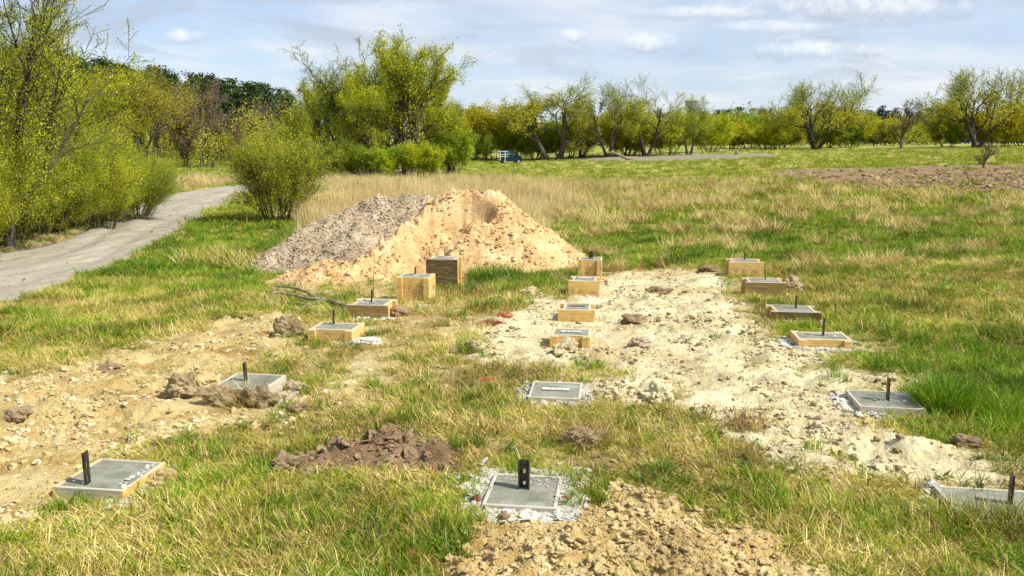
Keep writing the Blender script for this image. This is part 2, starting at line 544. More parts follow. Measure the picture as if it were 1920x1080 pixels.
sandc = t.ramp(n_mid, [(.3, (.32, .19, .07)), (.5, (.43, .31, .14)), (.66, (.52, .43, .25))])
litter = t.ramp(t.noise(p, 3.2, 6, .66, .4), [(.34, (.16, .11, .045)), (.46, (.34, .26, .10)), (.56, (.46, .375, .18)), (.68, (.56, .48, .28))])
track = t.ramp(n_mid, [(.3, (.16, .15, .08)), (.6, (.25, .23, .16))])
col = base
for nm, cc in (('mI', litter), ('mG', track), ('mF', plough), ('mV', t.mix(t.range(n_mid, .45, .6), (.09, .065, .04), (.26, .19, .10))), ('mH', brown), ('mA', yel), ('mB', cream), ('mE', sandc), ('mC', clay), ('mD', brown), ('mR', (.12, .09, .06))):
    f = attr(t, nm)
    f = t.math('ADD', f, t.math('MULTIPLY', t.math('SUBTRACT', n_fine, .5), .5)) if nm in ('mA', 'mB', 'mE', 'mH') else f
    col = t.mix(t.range(f, .15, .75), col, cc)
t.link(col, b.inputs['Base Color'])
hgt = t.math('ADD', t.math('MULTIPLY', n_fine, 1.0), t.math('MULTIPLY', n_vf, .35))
bump(t, b, hgt, .045, .9)
b.inputs['Roughness'].default_value = 1.0
b.inputs['Specular IOR Level'].default_value = .1

M_ROAD, t, b = mat('dirt_road_surface')
p = pos(t)
mp = t.new('ShaderNodeMapping'); mp.inputs['Rotation'].default_value = (0, 0, R(-12)); mp.inputs['Scale'].default_value = (2.6, .20, 1)
t.link(p, mp.inputs[0])
streak = t.noise(mp.outputs[0], 1.6, 6, .66, .4); nf = t.noise(p, 9, 5, .7); nb = t.noise(p, .5, 4, .6)
c = t.ramp(streak, [(.28, (.17, .145, .10)), (.48, (.27, .235, .175)), (.70, (.37, .33, .26))])
c = t.mix(t.range(nb, .45, .62, 0, .5), c, (.28, .255, .20))
c = t.mix(t.math('MULTIPLY', t.range(t.noise(p, 1.1, 5, .65, .5), .50, .68), .45), c, (.17, .135, .09))
c = t.mix(t.range(nf, .35, .7, 0, .3), c, (.42, .39, .33))
t.link(c, b.inputs['Base Color'])
bump(t, b, t.math('ADD', t.math('MULTIPLY', streak, .6), nf), .03, .7)


def leafy(name, cols, trans=.35, scale=.5, island=True, wsc=1.0):
    """thin foliage: colour changes from leaf to leaf and softly over the plant"""
    m = bpy.data.materials.new(name)
    m.use_nodes = True
    t = NT(m.node_tree)
    t.n.clear()
    g = t.new('ShaderNodeNewGeometry')
    oi = t.new('ShaderNodeObjectInfo')
    n = t.noise(g.outputs['Position'], scale, 3, .6)
    r = g.outputs['Random Per Island'] if island else oi.outputs['Random']
    v = t.math('ADD', t.math('MULTIPLY', r, .55), t.math('MULTIPLY', t.range(n, .28, .72), .45 * wsc))
    c = t.ramp(v, [(.12, cols[0]), (.5, cols[1]), (.9, cols[2])])
    d = t.new('ShaderNodeBsdfDiffuse'); tr = t.new('ShaderNodeBsdfTranslucent')
    t.link(c, d.inputs[0])
    t.link(t.mix(1.0, c, (1.0, 1.0, .55), 'MULTIPLY'), tr.inputs[0])
    mx = t.new('ShaderNodeMixShader'); mx.inputs[0].default_value = trans
    t.link(d.outputs[0], mx.inputs[1]); t.link(tr.outputs[0], mx.inputs[2])
    gl = t.new('ShaderNodeBsdfGlossy'); gl.inputs['Roughness'].default_value = .45
    gl.inputs[0].default_value = (1, 1, 1, 1)
    m2 = t.new('ShaderNodeMixShader'); m2.inputs[0].default_value = .015
    t.link(mx.outputs[0], m2.inputs[1]); t.link(gl.outputs[0], m2.inputs[2])
    o = t.new('ShaderNodeOutputMaterial'); t.link(m2.outputs[0], o.inputs[0])
    return m


M_LEAF_Y = leafy('spring_leaves_yellow_green', [(.15, .19, .005), (.42, .46, .010), (.70, .70, .04)], .5)
M_LEAF_G = leafy('spring_leaves_green', [(.10, .16, .005), (.30, .39, .010), (.54, .60, .04)], .5)
M_LEAF_O = leafy('willow_leaves_golden', [(.18, .18, .004), (.45, .41, .008), (.68, .60, .03)], .5)
M_LEAF_P = leafy('pale_opening_leaves', [(.26, .32, .05), (.46, .52, .10), (.62, .66, .20)], .45)
M_LEAF_D = leafy('dark_understorey_leaves', [(.09, .13, .008), (.20, .26, .012), (.36, .40, .03)], .4)  # darker green leaf tones for undergrowth and low bushes
M_BUD = leafy('brown_buds', [(.10, .055, .03), (.19, .11, .06), (.28, .18, .10)], .2)
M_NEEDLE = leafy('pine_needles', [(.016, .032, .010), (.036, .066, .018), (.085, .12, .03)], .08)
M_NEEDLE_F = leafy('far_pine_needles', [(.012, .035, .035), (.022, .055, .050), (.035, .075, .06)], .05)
M_GRASS = leafy('green_grass_blades', [(.03, .065, .003), (.23, .275, .018), (.48, .47, .05)], .20, .8)
M_GRASS_L = leafy('lush_grass_blades', [(.02, .07, .004), (.10, .23, .008), (.27, .42, .02)], .20, .8)
M_OLIVE = leafy('olive_grass_blades', [(.09, .085, .006), (.35, .32, .025), (.66, .57, .10)], .20, .8)
M_STRAW = leafy('dry_straw', [(.18, .11, .025), (.57, .44, .14), (.90, .78, .38)], .12, .8)
M_REED = leafy('dry_reed_stalks', [(.30, .21, .085), (.58, .45, .22), (.82, .69, .41)], .25, .3)
M_ROOT = leafy('dead_roots_and_thatch', [(.12, .07, .03), (.26, .16, .07), (.44, .32, .15)], .1, 2)


def bark_mat(name, a, c_):
    m, t, b = mat(name)
    p = pos(t)
    n = t.noise(p, 9, 5, .7)
    t.link(t.mix(t.range(n, .35, .65), a, c_), b.inputs['Base Color'])
    bump(t, b, n, .02)
    return m


M_BARK = bark_mat('dark_bark', (.035, .028, .02), (.10, .085, .06))
M_BARK_G = bark_mat('grey_bark', (.09, .08, .062), (.20, .18, .14))
M_BARK_P = bark_mat('pine_bark', (.10, .055, .03), (.22, .12, .07))
M_TWIG = bark_mat('olive_twigs', (.09, .085, .02), (.20, .18, .05))
M_DEAD = bark_mat('dead_wood', (.12, .085, .05), (.36, .28, .19))


def wood_mat(name, a, c_, d_, axis=(1, 1, 1)):
    m, t, b = mat(name)
    tc = t.new('ShaderNodeTexCoord')
    oi = t.new('ShaderNodeObjectInfo')
    mp = t.new('ShaderNodeMapping'); mp.inputs['Scale'].default_value = (2.0, 2.0, 22)
    t.link(tc.outputs['Object'], mp.inputs[0])
    off = t.new('ShaderNodeVectorMath', operation='ADD')
    t.link(mp.outputs[0], off.inputs[0])
    cm = t.new('ShaderNodeCombineXYZ'); t.link(t.math('MULTIPLY', oi.outputs['Random'], 37), cm.inputs[0]); t.link(t.math('MULTIPLY', oi.outputs['Random'], 91), cm.inputs[2])
    t.link(cm.outputs[0], off.inputs[1])
    g = t.noise(off.outputs[0], 2.4, 6, .62, .9)
    n = t.noise(tc.outputs['Object'], 7, 5, .65)
    k = t.new('ShaderNodeTexVoronoi'); k.inputs['Scale'].default_value = 5.0
    t.link(tc.outputs['Object'], k.inputs['Vector'])
    c = t.ramp(g, [(.30, a), (.50, c_), (.70, d_)])
    c = t.mix(t.range(k.outputs['Distance'], .09, .035, 0, .75), c, (.16, .07, .02))
    c = t.mix(t.math('MULTIPLY', t.range(n, .55, .72), .5), c, tuple(v * .45 for v in a))
    c = t.mix(t.math('MULTIPLY', oi.outputs['Random'], .28), c, a)
    sp = t.new('ShaderNodeSeparateXYZ'); t.link(tc.outputs['Object'], sp.inputs[0])
    spl = t.noise(off.outputs[0], .9, 6, .75, .3)
    sm = t.math('ADD', t.math('MULTIPLY', t.range(sp.outputs[2], -.006, -.002), .75), t.math('MULTIPLY', t.range(spl, .58, .64), t.range(sp.outputs[2], -.25, -.01, .25, .8)), clamp=True)
    c = t.mix(t.math('MULTIPLY', sm, .8), c, (.40, .385, .33))
    mud = t.math('MULTIPLY', t.range(t.noise(tc.outputs['Object'], 11, 5, .7), .44, .60), t.range(sp.outputs[2], -.04, -.22, 0, .75))
    c = t.mix(mud, c, (.20, .13, .06))
    t.link(c, b.inputs['Base Color'])
    bump(t, b, g, .003)
    b.inputs['Roughness'].default_value = .7
    return m


M_WOOD = wood_mat('fresh_pine_board', (.46, .27, .07), (.64, .43, .14), (.74, .56, .25))
M_WETW = wood_mat('wet_stained_board', (.055, .04, .016), (.13, .085, .03), (.22, .15, .06))
M_STAIN = wood_mat('stained_brown_board', (.14, .095, .03), (.27, .185, .06), (.38, .27, .10))
M_EDGE = wood_mat('mortar_smeared_board', (.36, .31, .21), (.44, .40, .31), (.52, .49, .41))

M_CONC, t, b = mat('fresh_concrete')
tc = t.new('ShaderNodeTexCoord'); oi = t.new('ShaderNodeObjectInfo')
v = t.new('ShaderNodeVectorMath', operation='ADD'); t.link(tc.outputs['Object'], v.inputs[0])
cm = t.new('ShaderNodeCombineXYZ'); t.link(t.math('MULTIPLY', oi.outputs['Random'], 40), cm.inputs[0]); t.link(cm.outputs[0], v.inputs[1])
n1 = t.noise(v.outputs[0], 5.5, 5, .6, .6); n2 = t.noise(v.outputs[0], 60, 4, .6); n3 = t.noise(v.outputs[0], 3.2, 3, .5, 1.2)
c = t.ramp(n1, [(.32, (.15, .155, .11)), (.52, (.22, .225, .17)), (.70, (.29, .29, .235))])
c = t.mix(t.math('MULTIPLY', t.range(n3, .60, .66), .4), c, (.40, .42, .40))
c = t.mix(t.range(n2, .3, .7, 0, .25), c, (.12, .12, .10))
c = t.mix(t.range(t.noise(v.outputs[0], 2.4, 4, .6, .8), .52, .60, 0, .45), c, (.12, .125, .09))
t.link(c, b.inputs['Base Color']); bump(t, b, t.math('ADD', n2, n1), .004)
b.inputs['Roughness'].default_value = .82

M_STEEL, t, b = mat('rusty_black_steel')
p = t.new('ShaderNodeTexCoord').outputs['Object']
n = t.noise(p, 30, 5, .6)
t.link(t.ramp(n, [(.36, (.03, .03, .03)), (.52, (.07, .062, .052)), (.68, (.18, .10, .055))]), b.inputs['Base Color'])
b.inputs['Metallic'].default_value = .55; b.inputs['Roughness'].default_value = .42


def plain(name, c, rough=.6, metal=0.0, var=.25, sc=12):
    m, t, b = mat(name)
    tc = t.new('ShaderNodeTexCoord')
    n = t.noise(tc.outputs['Object'], sc, 4, .6)
    t.link(t.mix(t.range(n, .3, .7, 0, var), c, tuple(v * .4 for v in c)), b.inputs['Base Color'])
    b.inputs['Roughness'].default_value = rough
    b.inputs['Metallic'].default_value = metal
    return m


M_PLATE = plain('galvanised_plate', (.78, .76, .70), .5, 0, .3, 30)
M_STRIP = plain('reddish_brown_strip', (.34, .20, .11), .8, 0, .5, 20)
M_NET = plain('orange_netting', (.50, .15, .07), .7)
M_NETR = plain('red_netting', (.30, .07, .045), .7)


# ------------------------------------------------------------------ ground sheet
def build_ground():
    nr = 640
    ys = [1.2]
    while ys[-1] < 3500:
        k = 0.0052 if ys[-1] < 16 else (0.0075 if ys[-1] < 45 else (0.014 if ys[-1] < 250 else 0.06))
        ys.append(ys[-1] + max(ys[-1] * k, .02))
    ys = np.array(ys)
    us = np.concatenate([np.linspace(-2.4, -.85, 60)[:-1], np.linspace(-.85, .85, 450), np.linspace(.85, 2.4, 60)[1:]])
    Y, U = np.meshgrid(ys, us, indexing='ij')
    X = U * (Y + 1.0)
    x = X.ravel(); y = Y.ravel()
    z, m, soil, fd = ground(x, y, True)
    nX = len(us)
    idx = np.arange(len(ys) * nX).reshape(len(ys), nX)
    f = np.stack([idx[:-1, :-1], idx[:-1, 1:], idx[1:, 1:], idx[1:, :-1]], -1).reshape(-1, 4)
    me = fast_mesh('meadow_ground', np.stack([x, y, z], 1), f, 4, [M_GROUND], True)
    for k in 'ABCDEFGHIRV':
        a = me.attributes.new('m' + k, 'FLOAT', 'POINT')
        a.data.foreach_set('value', m[k].astype(np.float32))
    o = link('ground', me)
    tag(o, 'rough spring meadow with bare yellow soil around the footings', kind='structure')


build_ground()


def build_road():
    def dens(P):
        P = np.array(P)[:, :2]; out_ = []
        n = len(P)
        for i in range(n - 1):
            p0, p1, p2, p3 = P[max(i - 1, 0)], P[i], P[i + 1], P[min(i + 2, n - 1)]
            for s in np.linspace(0, 1, 24, endpoint=False):
                out_.append(.5 * ((2 * p1) + (-p0 + p2) * s + (2 * p0 - 5 * p1 + 4 * p2 - p3) * s * s + (-p0 + 3 * p1 - 3 * p2 + p3) * s ** 3))
        out_.append(P[-1])
        return np.array(out_)
    A = dens(RLw); B = dens(RRw)
    nn = 60
    s = np.linspace(-.02, 1.02, nn)[None, :, None]
    Q = A[:, None] * (1 - s) + B[:, None] * s
    x = Q[..., 0].ravel(); y = Q[..., 1].ravel()
    sv = np.broadcast_to(s[..., 0], Q.shape[:2]).ravel()
    z = zbase(x, y) - .012
    edge = np.minimum(sv, 1 - sv)
    z = z + (fbm(x, y, 1.1, 4, 5.) * .03 + fbm(x, y, 5, 3, 7.) * .012) - sstep(.05, -.02, edge) * .07
    for c0 in (.3, .72):                                    # two wheel tracks pressed in
        z = z - .05 * np.exp(-((sv - c0) / .08) ** 2) + .02 * np.exp(-((sv - .5) / .08) ** 2)
    idx = np.arange(len(x)).reshape(Q.shape[:2])
    f = np.stack([idx[:-1, :-1], idx[:-1, 1:], idx[1:, 1:], idx[1:, :-1]], -1).reshape(-1, 4)
    o = link('road', fast_mesh('road', np.stack([x, y, z], 1), f, 4, [M_ROAD], True))
    tag(o, 'grey dusty dirt road with pale wheel tracks bending behind the bush', kind='structure')


build_road()


def build_heap(name, fn, x0, x1, y0, y1, step, material, label, cat):
    xs = np.arange(x0, x1, step); ys = np.arange(y0, y1, step)
    X, Y = np.meshgrid(xs, ys); x = X.ravel(); y = Y.ravel()
    h = fn(x, y)
    z = zbase(x, y) + np.maximum(h, -.12) - .0
    keep = (h > -.10).reshape(X.shape)
    idx = np.arange(len(x)).reshape(X.shape)
    k = keep[:-1, :-1] | keep[1:, :-1] | keep[:-1, 1:] | keep[1:, 1:]
    f = np.stack([idx[:-1, :-1], idx[:-1, 1:], idx[1:, 1:], idx[1:, :-1]], -1)[k]
    o = link(name, fast_mesh(name, np.stack([x, y, z], 1), f, 4, [material], True))
    return tag(o, label, cat)


build_heap('sand_pile', sand_h, -5.2, 2.2, 13.9, 20.6, .028, M_SAND, 'big heap of orange sand with a scooped out top behind the footings', 'sand pile')
build_heap('gravel_pile', gravel_h, -7.6, 0.4, 14.8, 22.0, .034, M_GRAVEL, 'grey gravel heap sloping left against the orange sand heap', 'gravel pile')


# ------------------------------------------------------------------ footings
def box_mesh(name, sx, sy, sz, m, bev=.003, jit=0.0):
    """box centred in x,y with its TOP at z=0, bevelled along its vertical and top edges"""
    hx, hy = sx / 2, sy / 2
    b_ = bev
    v = []
    for (z_, ins) in ((-sz, 0), (-b_, 0), (0, b_)):
        for (cx, cy) in ((-1, -1), (1, -1), (1, 1), (-1, 1)):
            v.append((cx * (hx - ins) + random.uniform(-jit, jit), cy * (hy - ins) + random.uniform(-jit, jit), z_))
    f = []
    for l in range(2):
        for i in range(4):
            j = (i + 1) % 4
            f.append((l * 4 + i, l * 4 + j, l * 4 + 4 + j, l * 4 + 4 + i))
    f.append((8, 9, 10, 11)); f.append((3, 2, 1, 0))
    return fast_mesh(name, np.array(v), np.array(f), 4, [m])


def boxes(parts):
    """joined boxes: list of (x0,x1,y0,y1,z0,z1)"""
    V = []; F = []
    for (x0, x1, y0, y1, z0, z1) in parts:
        n = len(V)
        V += [(x0, y0, z0), (x1, y0, z0), (x1, y1, z0), (x0, y1, z0), (x0, y0, z1), (x1, y0, z1), (x1, y1, z1), (x0, y1, z1)]
        for q in ((3, 2, 1, 0), (4, 5, 6, 7), (0, 1, 5, 4), (1, 2, 6, 5), (2, 3, 7, 6), (3, 0, 4, 7)):
            F.append([n + i for i in q])
    return np.array(V, float), np.array(F)


def slab_mesh(wx, wy):
    n = 14
    xs = np.linspace(-wx / 2, wx / 2, n); ys = np.linspace(-wy / 2, wy / 2, n)
    X, Y = np.meshgrid(xs, ys)
    Z = -0.007 + fbm(X.ravel() + random.random() * 50, Y.ravel(), 7, 3) * .004
    V = np.stack([X.ravel(), Y.ravel(), Z], 1)
    idx = np.arange(n * n).reshape(n, n)
    F = np.stack([idx[:-1, :-1], idx[:-1, 1:], idx[1:, 1:], idx[1:, :-1]], -1).reshape(-1, 4)
    rim = list(idx[0, :]) + list(idx[1:, -1]) + list(idx[-1, -2::-1]) + list(idx[-2:0:-1, 0])
    low = V[rim].copy(); low[:, 2] = -.09
    k = len(V)
    V = np.vstack([V, low]); m = len(rim)
    side = [(rim[(i + 1) % m], rim[i], k + i, k + (i + 1) % m) for i in range(m)]
    return fast_mesh('concrete_top', V, np.vstack([F, np.array(side)]), 4, [M_CONC], False)


LAB = [
    'low concrete footing at bottom left with tall rusty bracket',
    'concrete footing in thin timber rim, earth clods in front, grey mortar heap right',
    'timber boxed footing with two thin bracket bars and white mortar spilled at its right corner',
    'timber boxed footing with dark front board, next to the end of the dead branches',
    'raised golden footing box with recessed front board, before the tall dark-fronted box',
    'tallest footing box with nearly black wet front boards before the sand heap',
    'flush concrete footing ringed by white mortar with black channel bracket facing the viewer',
    'flat flush concrete footing with a white plate on top and no bracket',
    'low golden timber footing box with a white plate on top, behind a round clod',
    'golden timber footing box with one wide front board and a small brown strip on top',
    'golden footing box with two stacked front boards, before the narrow tall one',
    'narrow tall golden footing box with black bracket right of the sand heap',
    'concrete footing half hidden by grass at the right picture edge with a dark bracket',
    'flush grey-green concrete footing with slim upright bracket beside a lush dark green tuft',
    'footing with pale rim, two golden front corner cleats and a whitish patch by the bracket',
    'footing box with blackened front board at the right edge of the pale soil',
    'footing box with brown stained front board and a dark clod at its right corner',
    'golden timber footing box farthest back at the right, its bracket standing on a pale top',
]
BR = {0: (165, 905, .20), 1: (461, 712, .16), 2: (626, 606, .15), 3: (697, 565, .16), 4: (779, 514, .12), 5: (834, 481, .14), 6: (983, 912, .168), 11: (1108, 484, .12),
      12: (1893, 941, .17), 13: (1664, 749, .185), 14: (1543, 628, .19), 15: (1492, 577, .16), 16: (1435, 523, .16), 17: (1396, 486, .13)}
DARKF = {3, 5, 15, 16}
TH = .032
for i, (fx, fy, wd, dp, hh, rec, row) in enumerate(FW):
    rt = empty('boxed_footing', (fx, fy, 0), GROT + R(random.uniform(-1.2, 1.2)))
    tag(rt, LAB[i], 'footing', 'concrete footings in three rows')
    thin = i in (0, 1, 6, 7, 12, 13)
    RC = 0.0 if thin else .05
    TH = .020 if thin else .032
    nb = 2 if (hh > .36) else 1
    bh = hh / nb
    for k in range(nb):
        zt = -k * (bh + .002)
        for (side, sgn) in (('x', -1), ('x', 1), ('y', -1), ('y', 1)):
            long_ = (side == 'x') == rec            # which pair runs past the other
            if side == 'x':
                ln = dp if long_ else dp - 2 * TH - .002 - 2 * RC
                sx, sy = TH, ln
                ox, oy = sgn * (wd / 2 - TH / 2 - (0 if long_ else RC)), 0
            else:
                ln = wd if long_ else wd - 2 * TH - .002
                sx, sy = ln, TH
                ox, oy = 0, sgn * (dp / 2 - TH / 2 - (0 if long_ else RC))
            if side == 'x' and not long_:
                sy = dp - 2 * TH - .002
                ox = sgn * (wd / 2 - TH / 2 - RC)
            mt = M_WOOD
            if side == 'y' and sgn < 0 and i in DARKF: mt = M_STAIN if i in (3, 16) else M_WETW
            if side == 'y' and sgn > 0: mt = M_WETW if random.random() < .3 else M_WOOD
            if i in (13, 1) or (i == 0 and side == 'y'): mt = M_EDGE
            if i in (6, 7, 12): mt = M_EDGE
            zj = zt - random.uniform(0, .003)
            o = link('board', box_mesh('board', sx, sy, bh, mt, .003, .0015), rt, (ox, oy, zj))
            if mt is M_WETW and sgn < 0: o['label'] = 'dark wet-stained front board'
            if mt is M_STAIN: o['label'] = 'brown stained front board'
    # corner cleats on the recessed faces
    for sg1 in ((-1, 1) if not thin else ()):
        for sg2 in (-1, 1):
            if rec:
                w_ = .05; ox, oy = sg1 * (wd / 2 - TH - w_ / 2 - .001), sg2 * (dp / 2 - .024)
                me = box_mesh('cleat', w_, .048, hh - .004, M_WOOD, .003, .001)
            else:
                w_ = .05; ox, oy = sg1 * (wd / 2 - .024), sg2 * (dp / 2 - TH - w_ / 2 - .001)
                me = box_mesh('cleat', .048, w_, hh - .004, M_WOOD if i not in (6, 7, 12, 13) else M_EDGE, .003, .001)
            link('cleat', me, rt, (ox, oy, -.004))
    iw = wd - 2 * TH - (0 if rec else 2 * RC) - .002; ih = dp - 2 * TH - (2 * RC if rec else 0) - .002
    link('concrete_top', slab_mesh(iw, ih), rt)
    # thin mortar film over part of the rim
    if i in BR:
        a, b_, hb = BR[i]
        q = px(a, b_, plane=0.0)
        c, s = math.cos(-GROT), math.sin(-GROT)
        lx, ly = q[0] - fx, q[1] - fy
        lx, ly = lx * c - ly * s, lx * s + ly * c
        front = (row == 'M')
        wb = .066 if front else .05
        # channel: web with bolt holes (built as a ring of strips) and two flanges
        hw = wb / 2; tt_ = .006; fl = .034 if front else .008
        zs = [0, .35, .43, .57, .65, .80, .87, 1.0]
        P_ = []
        for a0, a1, hole in ((0, .30, 0), (.30, .40, 1), (.40, .62, 0), (.62, .74, 1), (.74, 1.0, 0)):
            z0, z1 = -.05 + (hb + .05) * a0, -.05 + (hb + .05) * a1
            if hole:
                P_.append((-hw + tt_, -.008, 0, tt_, z0, z1)); P_.append((.008, hw - tt_, 0, tt_, z0, z1))
            else:
                P_.append((-hw + tt_, hw - tt_, 0, tt_, z0, z1))
        P_.append((-hw, -hw + tt_, -fl, tt_, -.05, hb)); P_.append((hw - tt_, hw, -fl, tt_, -.05, hb))
        V, F = boxes(P_)
        o = link('bracket', fast_mesh('bracket', V, F, 4, [M_STEEL]), rt, (lx, ly, -.004))
        o.rotation_euler = (R(random.uniform(-3, 3)), R(random.uniform(-2, 2)), 0 if front else R(90 if row == 'R' else -80) + R(random.uniform(-8, 8)))
        if i == 16:
            o.rotation_euler = (R(-4), R(5), R(80))
    if i in (7, 8):
        V, F = boxes([(-.11, .11, -.022, .022, 0, .006)])
        link('plate', fast_mesh('plate', V, F, 4, [M_PLATE]), rt, (0.0, 0.0, 0.001))
        V, F = boxes([(-.06, -.03, -.008, .008, 0, .002), (-.02, .03, -.006, .006, 0, .002), (.045, .06, -.009, .009, 0, .002)])
        link('text_mark', fast_mesh('text_mark', V, F, 4, [M_STRIP]), rt, (0.0, 0.0, 0.0071))  # bars standing for illegible reddish lettering on the white plate
    if i in (9, 10):
        V, F = boxes([(-.10, .10, -.018, .018, 0, .008)])
        link('plate', fast_mesh('plate', V, F, 4, [M_STRIP if i == 9 else M_PLATE]), rt, (0.0, 0.02, 0.001))


# ------------------------------------------------------------------ lumps (clods) prototypes
def lump_mesh(name, seed, material, rough=.35, sub=2, flat=.75):
    import bmesh
    bm = bmesh.new()
    bmesh.ops.create_icosphere(bm, subdivisions=sub, radius=1.0)
    off = Vector((seed * 7.1, seed * 3.3, seed * 1.7))
    for v in bm.verts:
        n = v.co.normalized()
        d = 1 + rough * mnoise.noise(n * 1.1 + off) * 1.3 + rough * .7 * mnoise.noise(n * 2.6 + off)
        if sub > 2: d += rough * .4 * mnoise.noise(n * 6 + off) + rough * .22 * mnoise.noise(n * 14 + off)
        v.co = n * d
        v.co.z *= flat
    me = bpy.data.meshes.new(name)
    bm.to_mesh(me); bm.free()
    me.materials.append(material)
    return me


def proto_collection(name, meshes):
    c = bpy.data.collections.new(name)
    for me in meshes:
        o = bpy.data.objects.new(me.name, me)
        c.objects.link(o)
    return c


def gn_scatter(name, pts, rot, scl, idx, coll, label, cat):
    me = bpy.data.meshes.new(name)
    n = len(pts)
    me.vertices.add(n)
    me.vertices.foreach_set('co', np.asarray(pts, np.float32).ravel())
    a = me.attributes.new('rot', 'FLOAT_VECTOR', 'POINT'); a.data.foreach_set('vector', np.asarray(rot, np.float32).ravel())
    a = me.attributes.new('scl', 'FLOAT_VECTOR', 'POINT'); a.data.foreach_set('vector', np.asarray(scl, np.float32).ravel())
    a = me.attributes.new('idx', 'INT', 'POINT'); a.data.foreach_set('value', np.asarray(idx, np.int32))
    o = link(name, me)
    g = bpy.data.node_groups.new(name + '_scatter', 'GeometryNodeTree')
    g.interface.new_socket('Geometry', in_out='INPUT', socket_type='NodeSocketGeometry')
    g.interface.new_socket('Geometry', in_out='OUTPUT', socket_type='NodeSocketGeometry')
    gi = g.nodes.new('NodeGroupInput'); go = g.nodes.new('NodeGroupOutput')
    ip = g.nodes.new('GeometryNodeInstanceOnPoints')
    ci = g.nodes.new('GeometryNodeCollectionInfo')
    ci.inputs['Collection'].default_value = coll
    ci.inputs['Separate Children'].default_value = True
    ci.inputs['Reset Children'].default_value = True
    ip.inputs['Pick Instance'].default_value = True
    def na(nm, ty):
        q = g.nodes.new('GeometryNodeInputNamedAttribute'); q.data_type = ty
        q.inputs['Name'].default_value = nm
        return q.outputs['Attribute']
    g.links.new(gi.outputs[0], ip.inputs['Points'])
    g.links.new(ci.outputs[0], ip.inputs['Instance'])
    g.links.new(na('idx', 'INT'), ip.inputs['Instance Index'])
    g.links.new(na('rot', 'FLOAT_VECTOR'), ip.inputs['Rotation'])
    g.links.new(na('scl', 'FLOAT_VECTOR'), ip.inputs['Scale'])
    g.links.new(ip.outputs[0], go.inputs[0])
    md = o.modifiers.new('scatter', 'NODES'); md.node_group = g
    tag(o, label, cat, kind='stuff')
    return o


rng = np.random.RandomState(5)


def sample_fan(n, y0, y1, p=1.0, umax=.78):
    """points in the wedge seen from the camera's side of the field; p: how fast density falls with distance"""
    uu = rng.uniform(0, 1, n)
    if abs(p - 2) < 1e-6: y = y0 * (y1 / y0) ** uu
    else:
        e = 2 - p
        y = (y0 ** e + uu * (y1 ** e - y0 ** e)) ** (1 / e)
    x = rng.uniform(-umax, umax, n) * (y + .6)
    return x, y


def crumbs(name, n, y0, y1, p, weight, meshes, smin, smax, power, label, umax=.75, sink=.25, hfun=None, box=None, cat='soil crumbs'):
    if box: x = rng.uniform(box[0], box[1], n); y = rng.uniform(box[2], box[3], n)
    else: x, y = sample_fan(n, y0, y1, p, umax)
    if hfun is None:
        z, m, soil, fd = ground(x, y, True)
        wgt = weight(m, x, y) * (fd > .02)
    else:
        h = hfun(x, y); z = zbase(x, y) + h
        wgt = weight(h, x, y)
    keep = rng.uniform(0, 1, n) < wgt
    x, y, z = x[keep], y[keep], z[keep]
    k = len(x)
    s = smin * (smax / smin) ** (rng.uniform(0, 1, k) ** power)
    s3 = np.stack([s * rng.uniform(.7, 1.3, k), s * rng.uniform(.7, 1.3, k), s * rng.uniform(.6, 1.1, k)], 1)
    pts = np.stack([x, y, z + s * (.5 - sink) * .6], 1)
    rot = np.stack([rng.uniform(-.5, .5, k), rng.uniform(-.5, .5, k), rng.uniform(0, 6.28, k)], 1)
    gn_scatter(name, pts, rot, s3, rng.randint(0, len(meshes), k), proto_collection(name + '_kinds', meshes), label, cat)


LC = [lump_mesh('crumb', 1 + k, M_CREAM, .62) for k in range(4)]
LC.append(lump_mesh('dark_crumb', 9, M_LUMPD, .6))
LY = [lump_mesh('yellow_crumb', 11 + k, M_CLAY, .62) for k in range(3)]
LB = [lump_mesh('brown_clod', 21 + k, M_BROWN, .85) for k in range(3)]
LG = [lump_mesh('gravel_stone', 31 + k, M_GRAVEL) for k in range(3)]
LS = [lump_mesh('sand_lump', 41 + k, M_SAND, .6) for k in range(3)]
LW = [lump_mesh('mortar_crumb', 51 + k, M_MORTAR, .7, 2, .55) for k in range(3)]
LP = [lump_mesh('ploughed_clod', 61 + k, M_PLOUGH, .5) for k in range(3)]
patch = lambda x, y, s, o: sstep(-.15, .35, fbm(x, y, s, 3, o))
crumbs('pale_soil_crumbs', 120000, 3.0, 17, 1.4, lambda m, x, y: m['B'] * (.10 + .9 * patch(x, y, 1.3, 7.)), LC, .005, .034, 2.3, 'loose crumbs of pale sandy soil strewn between the right footings')
crumbs('yellow_soil_crumbs', 110000, 3.0, 14, 1.3, lambda m, x, y: m['A'] * (.15 + .85 * patch(x, y, 1.3, 17.)), LY + LC[:2], .005, .034, 2.1, 'loose crumbs of yellow soil strewn around the left footings')
crumbs('mound_clods', 70000, 2.6, 5.2, 1.0, lambda m, x, y: m['C'] * (.25 + .75 * patch(x, y, 2.2, 27.)), LY, .004, .028, 2.3, 'crumbling yellow clods on the mound in the foreground', .5, .15)
crumbs('litter_crumbs', 60000, 3.5, 14, 1.3, lambda m, x, y: m['I'] * (1 - m['A']) * (1 - m['B']) * .5 * patch(x, y, 1.6, 57.), LY + LC[:2], .005, .032, 2.2, 'soil crumbs mixed with dry litter between the footing rows')
crumbs('brown_soil_clods', 20000, 4.0, 8, 1.0, lambda m, x, y: m['D'] * .5 + m['H'] * .12, LB, .008, .05, 1.8, 'broken dark brown earth clods lying in the grass', .6, .2)
